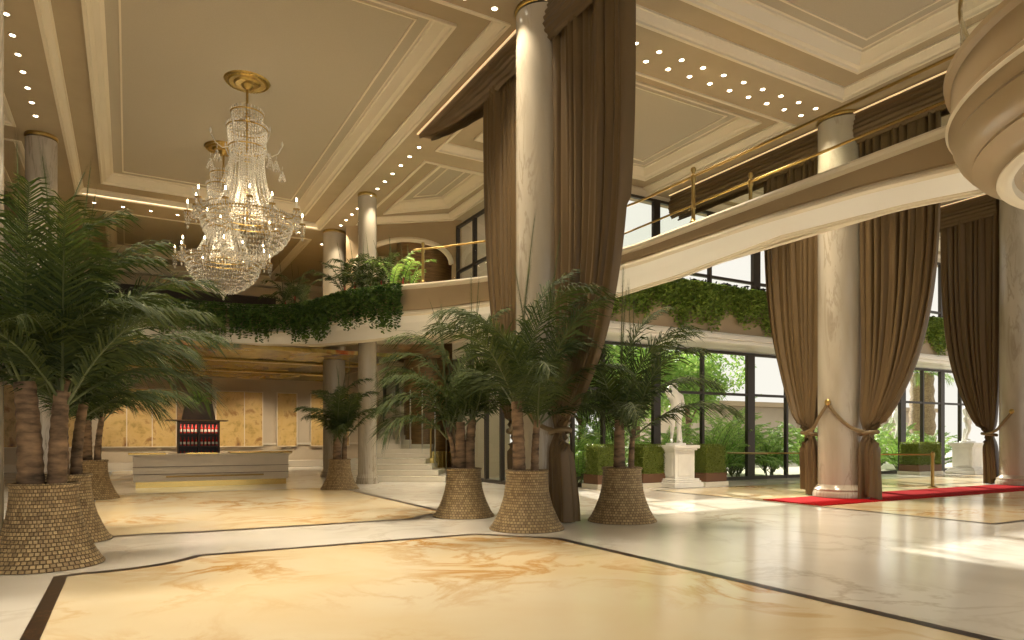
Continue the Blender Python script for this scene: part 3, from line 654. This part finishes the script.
def palm(loc, stems, nf, L, label, seed, group=None, leaf=.5, name='potted_palm', el=(34,87), mm='frond', pairs=72, tm='trunk', spears=2, wid=.022, z0=0, cat='palm'):
    rr = random.Random(seed); t = thing(name, label, cat, (loc[0],loc[1],loc[2] if len(loc) > 2 else z0), 0, group)
    for (dx, dy, h, r, lx, ly) in stems:
        b = MB(); pts = []; rad = []; n = 16
        for i in range(n+1):
            s = i/n; pts.append((dx+lx*s*s, dy+ly*s*s, .0+h*s)); rad.append(r*(1.15-.25*s)*(1+.05*((i%2)*2-1)))
        b.tube(pts, rad, 14); b.build('stem', M[tm], t, smooth=60)
        top = Vector((dx+lx, dy+ly, h)); k = max(3,int(nf/len(stems)*(1 if r > .05 else .8)))
        for i in range(k):
            az = 2*pi*(i*.382)+rr.uniform(-.25,.25); f = (i+.5)/k; e = radians(el[1]+(el[0]-el[1])*f**1.25+rr.uniform(-5,5)); l_ = L*rr.uniform(.85,1.08)*(1-.32*f)
            fb_ = MB(); frond_mesh(fb_, top-Vector((0,0,.1+.15*rr.random())), l_, az, e, radians(rr.uniform(62,108)), rr, leaf*rr.uniform(.85,1.1), pairs, wid); fb_.build('frond', [M['rachis'],M[mm]], t)
        for i in range(spears):
            fb_ = MB(); frond_mesh(fb_, top, L*rr.uniform(.8,1.1), rr.uniform(0,6.3), radians(rr.uniform(78,88)), radians(rr.uniform(-4,14)), rr, leaf*.7, pairs//3, wid*.7, True); fb_.build('frond', [M['rachis'],M[mm]], t)
    return t
def basket(x, y, s, label, h=.95, rb=.62, rt=.345):
    t = thing('woven_planter', label, 'planter', (x,y,.004), R.uniform(0,1), 'woven basket planters')
    prof_ = [(0,0),(rb*s,0),(rb*s*1.0,.02)]
    for i in range(1,15): q = i/14; prof_.append(((rt+(rb-rt)*(1-q)**2.3)*s, h*s*q))
    b = MB(); b.lathe(prof_, seg=64); b.f.pop() if False else None
    o = b.build('basket', M['basket'], t, smooth=50)
    b = MB(); b.tube([((rt)*s*cos(2*pi*i/48), (rt)*s*sin(2*pi*i/48), h*s) for i in range(49)], .022*s, 8); b.build('rim', M['basket'], t, smooth=60)
    b = MB(); b.lathe([(0,h*s+.004),(rt*s*.93,h*s+.004)], seg=32, cap=False); b.build('soil', M['liner'], t)
    return t
def potted(x, y, s, stems, nf, L, lab_b, lab_p, seed, leaf=.5, **k):
    basket(x, y, s, lab_b); return palm((x,y,.95*s+.004), stems, nf, L, lab_p, seed, 'potted palms', leaf, **k)
# (dx,dy,h,r,lx,ly)
potted(5.75, 9.72, 1.0, [(-.12,.05,1.15,.095,-.05,0),(.14,-.02,.85,.06,.05,0)], 19, 2.9, 'woven basket planter in the middle, nearest of the three by the centre column', 'dark green palm in the front basket before the centre column', 11, .80)
potted(5.63, 11.9, .95, [(-.05,.05,.9,.10,0,0),(.12,.0,.95,.09,.06,0),(-.15,.1,.8,.05,-.1,.1)], 20, 2.75, 'woven basket planter left of the centre column, set further back', 'dark green palm rising left of the centre column', 12, .78)
potted(7.80, 9.80, 1.0, [(-.06,0,.95,.095,0,0),(.17,-.05,.7,.05,.05,0)], 17, 2.6, 'woven basket planter right of the centre curtain tail', 'palm right of the centre curtain, before the garden windows', 13, .74)
potted(-.86, 9.75, 1.0, [(-.13,-.05,1.2,.12,-.06,0),(.13,-.08,1.1,.09,.05,0),(.10,.18,1.3,.08,.10,.1)], 32, 2.7, 'woven basket planter at the left front, largest in view', 'large dark palm at the far left in the front basket', 14, .82, spears=2)
potted(-.82, 11.9, 1.0, [(-.05,0,1.0,.11,0,.05),(.15,.1,1.1,.07,.1,.1)], 18, 2.3, 'woven basket planter half hidden behind the left front one', 'palm behind the large left front palm', 15, .75)
potted(-.78, 19.9, .98, [(-.1,0,1.0,.10,0,.05),(.12,.0,1.1,.07,.1,0)], 16, 2.2, 'woven basket planter third back on the left side', 'palm third back on the left side, before the gold murals', 16, .62)
potted(5.46, 20.1, .9, [(-.08,0,.85,.11,0,0),(.14,.0,.8,.07,.04,0)], 17, 2.1, 'small looking woven basket planter before the slim column by the stairs', 'smaller palm before the slim column by the stairs', 17, .55, spears=2)

# cordylines on the mezzanine
def cordy(x, y, z, L, label, seed, mm='frond', n=20):
    return palm((x,y,z), [(0,0,.85,.03,.08,.05),(.2,.1,.6,.028,.1,-.05),(-.2,-.05,.7,.028,-.1,.05)], n, L, label, seed, 'red-stemmed palms on the mezzanine', .38, 'red_stemmed_palm', (35,85), mm, 26, 'redstem', 1, .028)
cordy(4.9, 23.9, 5.5, 1.35, 'red-stemmed palm on the mezzanine left of the thick grey column', 21, n=22)
cordy(6.1, 20.9, 5.5, 1.6, 'tall red-stemmed palm on the mezzanine before the slim column', 22, n=26)
cordy(7.2, 19.6, 5.5, 1.35, 'palm with light painted into its yellow-green leaves, on the mezzanine beside the glass railing', 23, 'frond_b', 16)  # its lit look is put into the leaf colour by the brighter material
cordy(6.75, 20.3, 5.5, 1.55, 'dark red-stemmed palm on the mezzanine right of the slim column', 24, n=22)

# ------------------------------------------------------------------ reception
t = thing('reception_desk', 'long grey reception desk with horizontal grooves and gold plinth', 'desk', (0.05,23.1,0))
b = MB(); b.box(.08,.06,.18,4.55,.9,.98); b.build('desk_body', M['desk'], t, bevel=.01)
for k in range(2):
    b = MB(); b.box(.07,.045,.40+.22*k,4.56,.07,.415+.22*k); b.build('groove', M['groove'], t)
b = MB(); b.box(.15,.10,.0,4.48,.85,.18); b.build('plinth', M['gold'], t)
for (xa,xb,z) in ((-.05,.95,1.0),(1.5,2.4,1.0),(2.75,4.65,1.02)):
    b = MB(); b.box(xa,-.02,z,xb,.6,z+.05); b.build('counter_ledge', M['gold'], t, bevel=.01)
b = MB(); b.box(.0,.0,.96,4.62,.95,1.01); b.build('countertop', M['desk'], t, bevel=.01)
b = MB(); b.tube([(.95,-.06,.33),(3.75,-.06,.33)], .025, 8)
for x in (1.1,2.3,3.6): b.tube([(x,-.06,.33),(x,.07,.33)], .015, 6)
b.build('foot_rail', M['brass'], t, smooth=40)
t = thing('display_cabinet', 'dark wooden display cabinet with lit bottle shelves behind the desk', 'cabinet', (1.42,24.6,0))
b = MB(); b.box(0,0,0,1.25,.05,.75); b.box(0,.0,0,.05,.5,2.05); b.box(1.2,0,0,1.25,.5,2.05); b.box(0,.45,0,1.25,.5,2.05); b.box(0,0,2.0,1.25,.5,2.06); b.box(.6,0,.75,.64,.45,2.0); b.box(0,0,1.2,1.25,.5,1.24); b.box(0,0,.75,1.25,.5,.78)
b.box(0,0,1.62,1.25,.5,1.65); b.build('carcass', M['darkwood'], t)
b = MB(); b.box(-.35,-.1,2.06,1.5,.6,2.10); b.build('top_shelf', M['wood'], t, bevel=.01)
b = MB(); b.add([(.12,.05,2.1),(1.13,.05,2.1),(1.13,.5,2.1),(.12,.5,2.1),(.24,.12,2.7),(1.02,.12,2.7),(1.02,.42,2.7),(.24,.42,2.7)],[(0,3,2,1),(4,5,6,7),(0,1,5,4),(1,2,6,5),(2,3,7,6),(3,0,4,7)]); b.build('planter_hood', M['darkwood'], t, bevel=.01)
ld = bpy.data.lights.new('shelf_lamp','AREA'); ld.shape='RECTANGLE'; ld.size=1.1; ld.size_y=.05; ld.energy=6; ld.color=(1,.85,.65); l = bpy.data.objects.new('lamp', ld); COL.objects.link(l); l.parent = t; l.location=(.62,.06,1.98)
for row, z in enumerate((.785,1.245,1.655)):
    for i in range(10):
        x = .10+.115*i; x += .03 if i > 4 else -.02
        bt = MB(); bt.lathe([(0,0),(.036,0),(.038,.16),(.02,.21),(.014,.24),(.014,.29),(0,.29)], seg=10); o = bt.build('bottle', M['red'], loc=(1.42+x,24.76,z), smooth=40)
        tag(o, f'{ORD[i]} red bottle from the left on the {("lower","middle","upper")[row]} cabinet shelf', 'bottle', 'bottles in the display cabinet')
        lb = MB(); lb.lathe([(.0395,.05),(.0395,.13)], seg=10, cap=False); lb.build('bottle_label', M['cream'], o, smooth=40)
palm((2.04,24.87,2.7), [(0,0,.05,.02,0,0)], 26, .62, 'small leafy green plant on top of the display cabinet', 31, None, .2, 'pot_plant', (30,85), 'frond_b', 16, 'trunk', 0, .03, cat='plant')
# wall panels
def mural(x0, x1, z0, z1, label, yy=36.5, split=None):
    t = thing('gold_mural', label, 'wall panel', (x0,yy,z0))
    b = MB(); b.box(0,-.03,0,x1-x0,0,z1-z0); b.build('mural_panel', M['gpanel'], t)
    b = MB(); w = x1-x0; h = z1-z0
    for q in ((-.04,-.06,-.04,w+.04,0,0),(-.04,-.06,h,w+.04,0,h+.04),(-.04,-.06,0,0,0,h),(w,-.06,0,w+.04,0,h)): b.box(*q)
    if split:
        for s_ in split: b.box(s_-.02,-.045,0,s_+.02,0,h)
    b.build('mural_frame', M['trim'], t)
mural(-1.1, 2.0, 1.1, 3.8, 'wide gold leaf mural left of the display cabinet', split=[1.05,2.1])
mural(3.8, 5.95, 1.1, 3.8, 'gold leaf mural right of the display cabinet, split in two', split=[1.3])
mural(6.7, 7.65, 1.1, 3.8, 'narrow gold leaf mural further right with reddish blossoms')
mural(8.4, 10.4, 1.1, 3.8, 'gold leaf mural behind the slim column and palm')
mural(-5.4, -1.8, 1.1, 3.8, 'gold leaf mural behind the left palms', split=[1.2,2.4])
b = MB(); b.box(0,-.12,0,1.55,0,4.4); b.box(.0,-.16,0,.1,0,4.4)
for k in range(8): b.box(0.1,-.125,.5*k+.3,1.55,-.12,.5*k+.31)
o = b.build('timber_cladding', M['wood'], loc=(2.05,36.55,0)); tag(o, 'tall brown wooden wall panel behind the display cabinet', 'wall panel')
for i, x in enumerate((-.2, 2.8, 5.6, 8.6)):
    ld = bpy.data.lights.new('wall_washer','SPOT'); ld.energy = 420; ld.color = WARM; ld.spot_size = radians(100); ld.spot_blend = .9; ld.shadow_soft_size = .1
    t = thing('wall_washer', f'{ORD[i]} small ceiling spotlight from the left over the gold murals', 'spotlight', (x,33.9,4.40))
    g = MB(); g.lathe([(.07,0.02),(.07,-.10),(.05,-.10),(.05,-.03),(0,-.03)], seg=16, cap=False); g.build('spot_body', M['brass'], t, smooth=30)
    l = bpy.data.objects.new('lamp', ld); COL.objects.link(l); l.parent = t; l.location = (0,0,-.12); l.rotation_euler = (radians(28),0,0)

# ------------------------------------------------------------------ stairs & core
t = thing('staircase', 'pale marble staircase rising behind the slim column', 'staircase', (8.5,22.0,0))
u = Vector((2.2,-1.3)).normalized(); nr = Vector((-u.y,u.x))
if nr.y < 0: nr = -nr
def stepbox(s0, s1, d0, d1, z0, z1, name='step'):
    a = Vector((7.4,22.6)); P = [a+u*s0+nr*d0, a+u*s1+nr*d0, a+u*s1+nr*d1, a+u*s0+nr*d1]
    b = MB(); b.poly([(p.x-8.5,p.y-22.0) for p in P], z0, z1); b.build(name, M['step'], t, bevel=.012)
for i in range(4): stepbox(-1.2, 2.35-.28*i, .38*i, 3.4, .19*i+.002, .19*i+.19)
for i in range(12): stepbox(-.6, 1.6, 1.75+.3*i, 1.75+.3*(i+1)+.02, .762, .76+.17*(i+1))
def sp(s, d): p = Vector((7.4,22.6))+u*s+nr*d; return (p.x-8.5, p.y-22.0)
for s_ in (1.62,):
    b = MB(); b.tube([(*sp(s_,1.7),1.75),(*sp(s_,5.3),3.75)], .03, 8); b.tube([(*sp(s_,1.7),.76),(*sp(s_,1.7),1.85)], .035, 8); b.tube([(*sp(s_,3.4),1.7),(*sp(s_,3.4),2.7)], .02, 8); b.build('handrail', M['brass'], t, smooth=40)
    g = MB(); g.quad((*sp(s_,1.75),.9),(*sp(s_,5.3),2.9),(*sp(s_,5.3),3.7),(*sp(s_,1.75),1.7)); g.build('glass_panel', M['glass'], t)
t = thing('wood_drum', 'curved wood-clad drum with glass skirt behind the balcony railing', 'wall', (10.2,24.9,0))
b = MB(); b.lathe([(1.15,4.5),(1.15,9.48)], seg=48, cap=False); b.lathe([(.9,.0),(.9,4.5)], seg=48, cap=False); b.build('wood_cladding', M['wood'], t, smooth=50)
b = MB(); b.lathe([(1.2,.35),(1.2,1.0),(1.26,1.0)], seg=48, cap=False); b.build('gold_base', M['gold'], t, smooth=50)
b = MB(); b.lathe([(1.35,.3),(1.35,3.2)], seg=40, cap=False); b.build('curved_glass', M['glass'], t, smooth=50)
for i in range(18):
    a = 2*pi*i/18; b = MB(); b.box(1.34*cos(a)-.02,1.34*sin(a)-.02,.3,1.34*cos(a)+.02,1.34*sin(a)+.02,3.3); b.build('glass_mullion', M['steel'], t)
b = MB(); b.lathe([(1.37,0),(1.37,.3),(1.2,.34)], seg=40, cap=False); b.build('drum_plinth', M['step'], t, smooth=40)

# ------------------------------------------------------------------ carpet, barriers, hedges, statues
b = MB(); b.box(0,0,0,20.6,1.6,.02); o = b.build('red_carpet', M['carpet'], loc=(13.3,9.75,.007)); tag(o, 'long red carpet runner under the column at right', 'carpet')
def barrier(x, y, L, ang, label, posts=(0,1)):
    t = thing('glass_barrier', label, 'barrier', (x,y,0.003), ang)
    b = MB(); b.tube([(0,0,1.0),(L,0,1.0)], .022, 8); b.build('top_rail', M['brass'], t, smooth=40)
    g = MB(); g.box(.04,-.008,.08,L-.04,.008,.97); g.build('glass_panel', M['glass'], t)
    for q in posts:
        b = MB(); b.lathe([(.13,0),(.13,.03),(.06,.06),(.05,.12),(.045,.9),(.06,.95),(.06,1.05),(.03,1.08),(0,1.1)], (q*L,0,0), 16); b.build('post', M['brass'], t, smooth=35)
    return t
barrier(17.4, 16.3, 2.47, radians(-40.8), 'glass barrier with brass rail left of the curtained column', ())
barrier(17.4, 16.3, 1.6, radians(-88), 'short glass barrier in front of the first garden hedge', ())
barrier(18.4, 13.7, 3.35, radians(-37), 'glass barrier with brass posts seen right of the curtained column', (1,))
def hedge(x, y, w, d, h, label, ang=0):
    t = thing('hedge_planter', label, 'hedge', (x,y,.0), ang, 'clipped hedges in troughs')
    b = MB(); b.box(-w/2-.06,-d/2-.06,.0,w/2+.06,d/2+.06,.14); b.build('plinth', M['step'], t, bevel=.01)
    b = MB(); b.box(-w/2-.02,-d/2-.02,.14,w/2+.02,d/2+.02,.42); b.build('trough', M['terracotta'], t, bevel=.015)
    b = MB(); b.box(-w/2+.03,-d/2+.03,.42,w/2-.03,d/2-.03,h-.04)
    rr = random.Random(int(x*100))
    for i in range(int(2600*w)):
        f = rr.random(); 
        if f < .42: p = Vector((rr.uniform(-w/2,w/2), -d/2, rr.uniform(.4,h)))
        elif f < .7: p = Vector((-w/2, rr.uniform(-d/2,d/2), rr.uniform(.4,h)))
        elif f < .78: p = Vector((w/2, rr.uniform(-d/2,d/2), rr.uniform(.4,h)))
        else: p = Vector((rr.uniform(-w/2,w/2), rr.uniform(-d/2,d/2), h))
        p += Vector((rr.uniform(-.03,.03),)*3); a1 = Vector((rr.uniform(-1,1),rr.uniform(-1,1),rr.uniform(-1,1))).normalized(); a2 = a1.cross(Vector((.2,.4,1))).normalized(); sz = .028
        b.quad(p-a1*sz, p+a2*sz*.6, p+a1*sz, p-a2*sz*.6)
    b.build('clipped_foliage', M['hedge'], t)
hedge(16.0, 15.8, .85, .7, 1.28, 'clipped box hedge in brown trough right of the white statue')
hedge(13.95, 16.3, .9, .7, 1.28, 'clipped box hedge in brown trough left of the white statue')
hedge(12.4, 16.5, .85, .7, 1.28, 'clipped box hedge in brown trough behind the centre curtain tail')
hedge(28.6, 16.35, 1.6, .8, 1.3, 'wide clipped box hedge in trough seen right of the curtained column')

def statue(x, y, z, h, label, seed=0, rz=0, pose=0):
    t = thing('statue', label, 'statue', (x,y,z), rz)
    k = h/1.8
    J = {'pelvis':(0,0,.96),'belly':(.01,-.01,1.10),'chest':(.0,.02,1.30),'shoul':(-.01,.02,1.44),'neck':(-.02,.0,1.53),'head0':(-.04,-.02,1.62),'head1':(-.05,-.03,1.74),
      'hl':(-.09,0,.90),'kl':(-.13,-.10,.52),'al':(-.12,.05,.10),'tl':(-.15,-.12,.04),'hr':(.09,0,.90),'kr':(.10,0,.50),'ar':(.09,.04,.09),'tr':(.12,-.12,.04),
      'sl':(-.18,.02,1.42),'el':(-.33,-.08,1.56) if pose==0 else (-.24,-.02,1.16),'wl':(-.16,-.10,1.74) if pose==0 else (-.26,-.16,.96),'fl':(-.08,-.08,1.78) if pose==0 else (-.26,-.22,.90),
      'sr':(.18,.03,1.41),'er':(.25,.06,1.15),'wr':(.23,-.06,.93),'fr':(.22,-.1,.85)}
    RD = {'pelvis':.145,'belly':.12,'chest':.155,'shoul':.10,'neck':.058,'head0':.085,'head1':.085,'hl':.10,'kl':.06,'al':.038,'tl':.032,'hr':.105,'kr':.065,'ar':.04,'tr':.032,
      'sl':.07,'el':.045,'wl':.032,'fl':.03,'sr':.07,'er':.045,'wr':.032,'fr':.03}
    E = [('pelvis','belly'),('belly','chest'),('chest','shoul'),('shoul','neck'),('neck','head0'),('head0','head1'),('pelvis','hl'),('hl','kl'),('kl','al'),('al','tl'),('pelvis','hr'),('hr','kr'),('kr','ar'),('ar','tr'),
      ('shoul','sl'),('sl','el'),('el','wl'),('wl','fl'),('shoul','sr'),('sr','er'),('er','wr'),('wr','fr')]
    names = list(J); me = bpy.data.meshes.new('figure'); me.from_pydata([tuple(c*k for c in J[n]) for n in names], [(names.index(a),names.index(c)) for a,c in E], []); me.update()
    me.materials.append(M['statue']); o = bpy.data.objects.new('figure', me); COL.objects.link(o); o.parent = t; o.location = (0,0,.06)
    sk = o.modifiers.new('skin','SKIN'); sk.use_smooth_shade = True
    for i, n in enumerate(names): me.skin_vertices[0].data[i].radius = (RD[n]*k*1.22, RD[n]*k*1.08); 
    me.skin_vertices[0].data[0].use_root = True
    o.modifiers.new('sub','SUBSURF').levels = 2; o.modifiers['sub'].render_levels = 2
    # drapery over the hip, hair, tree-stump support, foot slab
    b = MB(); vs = []
    n_ = 28
    for j in range(9):
        s = j/8
        for i in range(n_): a = 2*pi*i/n_; r = (.175+.02*s+.014*sin(a*9+s*3))*k; vs.append((r*cos(a)*1.05, r*sin(a)*.9, (1.02-.17*s+.06*sin(a))*k))
    b.add(vs, [(j*n_+i, j*n_+(i+1)%n_, (j+1)*n_+(i+1)%n_, (j+1)*n_+i) for j in range(8) for i in range(n_)]); b.build('drapery', M['statue'], t, smooth=70)
    b = MB(); b.lathe([(0,-.09),(.06,-.085),(.10,-.04),(.105,.02),(.08,.08),(.04,.105),(0,.11)], (-.047*k,.0*k,1.74*k), 20)
    for i in range(26): a = R.uniform(0,6.28); e = R.uniform(-.2,1.4); b.octa((-.047*k+.10*cos(a)*cos(e), .10*sin(a)*cos(e)+.01, 1.76*k+.09*sin(e)), .03,.03)
    b.build('hair', M['statue'], t, smooth=60)
    b = MB(); b.tube([(.16*k,.14*k,.04),(.15*k,.12*k,.35*k),(.13*k,.10*k,.62*k)], [.10*k,.075*k,.06*k], 10); b.lathe([(0,0),(.30*k,0),(.30*k,.06),(0,.06)], seg=28); b.build('support_stump', M['statue'], t, smooth=50)
def pedestal(x, y, w, h, label, rz=0):
    t = thing('pedestal', label, 'pedestal', (x,y,0.003), rz); b = MB()
    def bx(a, z0, z1): b.box(-a,-a,z0,a,a,z1)
    bx(w*.62,0,.14); bx(w*.57,.14,.20); bx(w*.53,.20,.26); b.build('plinth', M['statue'], t, bevel=.015)
    b = MB(); b.box(-w*.42,-w*.42,.26,w*.42,w*.42,h-.16)
    for s1 in ((-1,0),(0,-1),(1,0),(0,1)):
        if s1[0]: b.box(s1[0]*w*.42-.015*(1), -w*.30, .34, s1[0]*w*.42+.015, w*.30, h-.24)
        else: b.box(-w*.30, s1[1]*w*.42-.015, .34, w*.30, s1[1]*w*.42+.015, h-.24)
    b.build('shaft', M['statue'], t, bevel=.012)
    b = MB(); b.box(-w*.48,-w*.48,h-.16,w*.48,w*.48,h-.10); b.box(-w*.54,-w*.54,h-.10,w*.54,w*.54,h); b.build('cap', M['statue'], t, bevel=.012)
pedestal(14.75, 15.9, .95, 1.28, 'white marble pedestal under the standing statue at centre right')
statue(14.75, 15.9, 1.285, 1.85, 'white marble statue with raised arm on a pedestal before the garden windows', rz=radians(-25))
pedestal(30.7, 15.6, .95, 1.3, 'white marble pedestal left of the last curtain')
statue(30.7, 15.6, 1.305, 1.75, 'white marble statue partly hidden by the last curtain', pose=1, rz=radians(20))
pedestal(32.3, 19.5, .9, 1.2, 'white pedestal standing outside in the garden'); statue(32.3, 19.5, 1.205, 2.6, 'white statue standing outside beyond the right hand windows', pose=1)

# ------------------------------------------------------------------ garden
g = MB(); g.box(10.8,17.7,-.25,80,80,-.05); g.build('floor_outside', M['tilew'], kind='structure')
spots = [(17.6,19.4,2.6,'left of the first window mullion'),(21.0,19.2,2.9,'behind the glass barrier'),(23.2,19.4,2.6,'beside the tied curtain'),(16.0,20.6,3.4,'rising behind the white statue'),(31.5,18.9,2.3,'behind the wide hedge'),(35.0,19.3,2.2,'near the outdoor statue'),(29.0,19.3,2.3,'left of the outdoor statue'),(26.6,19.3,2.4,'mostly hidden by the carpet column curtain'),(19.4,18.7,2.8,'against the glass between two wide mullions'),(22.2,20.6,3.4,'tall one standing back behind the barrier'),(24.9,18.8,2.6,'close by the left curtain of the carpet column'),(14.3,19.6,2.8,'behind the hedge left of the statue'),(12.9,18.6,2.4,'behind the leftmost hedge'),(33.2,20.9,3.0,'behind the outdoor statue')]
for i, (x,y,L,w) in enumerate(spots):
    palm((x,y,-.05), [(0,0,.25,.03,.05,0),(.25,.1,.35,.03,.1,0),(-.25,0,.3,.03,-.1,0)], 44, L*1.05, f'bright green areca clump outside the windows, {w}', 40+i, 'garden palms outside', .34, 'areca_clump', (40,86), 'frond_b', 30, 'rachis', 0, .05)
def tree(x, y, h, r, label, seed):
    rr = random.Random(seed); t = thing('garden_tree', label, 'tree', (x,y,-.05), 0, 'trees in the garden'); b = MB(); b.tube([(0,0,0),(.1,.05,h*.4),(-.05,0,h*.7)], [.16,.12,.08], 10)
    for k in range(6): a = k*1.05; b.tube([(0,0,h*(.35+.05*k)),(r*.6*cos(a),r*.6*sin(a),h*.75)], [.06,.02], 6)
    b.build('trunk', M['trunk'], t, smooth=60); b = MB()
    blobs = [(Vector((rr.uniform(-.7,.7)*r, rr.uniform(-.7,.7)*r, h*.72+rr.uniform(-.5,.6)*r)), r*rr.uniform(.35,.6)) for _ in range(12)]
    for i in range(9000):
        c, q = rr.choice(blobs); d = Vector((rr.gauss(0,1),rr.gauss(0,1),rr.gauss(0,1))).normalized()*q*rr.uniform(.6,1); p = c+d; a1 = Vector((rr.uniform(-1,1),rr.uniform(-1,1),rr.uniform(-1,1))).normalized(); a2 = a1.cross(Vector((.3,.5,1))).normalized(); sz = .10
        b.quad(p-a1*sz, p+a2*sz*.5, p+a1*sz, p-a2*sz*.5)
    b.build('foliage', M['frond_b'], t)
tree(19.5,23.5,5.8,2.4,'leafy tree outside, seen above the white statue',1); tree(22.6,23.6,5.6,2.3,'leafy tree outside, behind the areca clumps',2); tree(14.6,20.8,4.6,1.5,'leafy tree outside the side windows',3)
tree(16.0,29.5,6.6,2.2,'leafy tree outside beyond the upper side window',4)
# date palm with patterned trunk outside right
dp = palm((36.9,21.0,-.05), [(0,0,5.0,.6,0,0)], 16, 2.6, 'stout date palm outside with diamond patterned trunk', 60, None, .6, 'date_palm', (5,70), 'frond_b', 30, 'basket', 1, .035)
t = thing('garden_building', 'tan building with flat roof beyond the garden', 'building', (30,32,-.05))
b = MB(); b.box(0,0,0,26,6,3.6); b.build('walls', M['stone'], t); b = MB(); b.box(-1,-1.2,3.6,27,6.5,3.9); b.build('roof', M['tan'], t)
for i in range(5): b = MB(); b.box(.2+5*i,-.9,.0,.5+5*i,-.6,3.6); b.build('post', M['stone'], t)
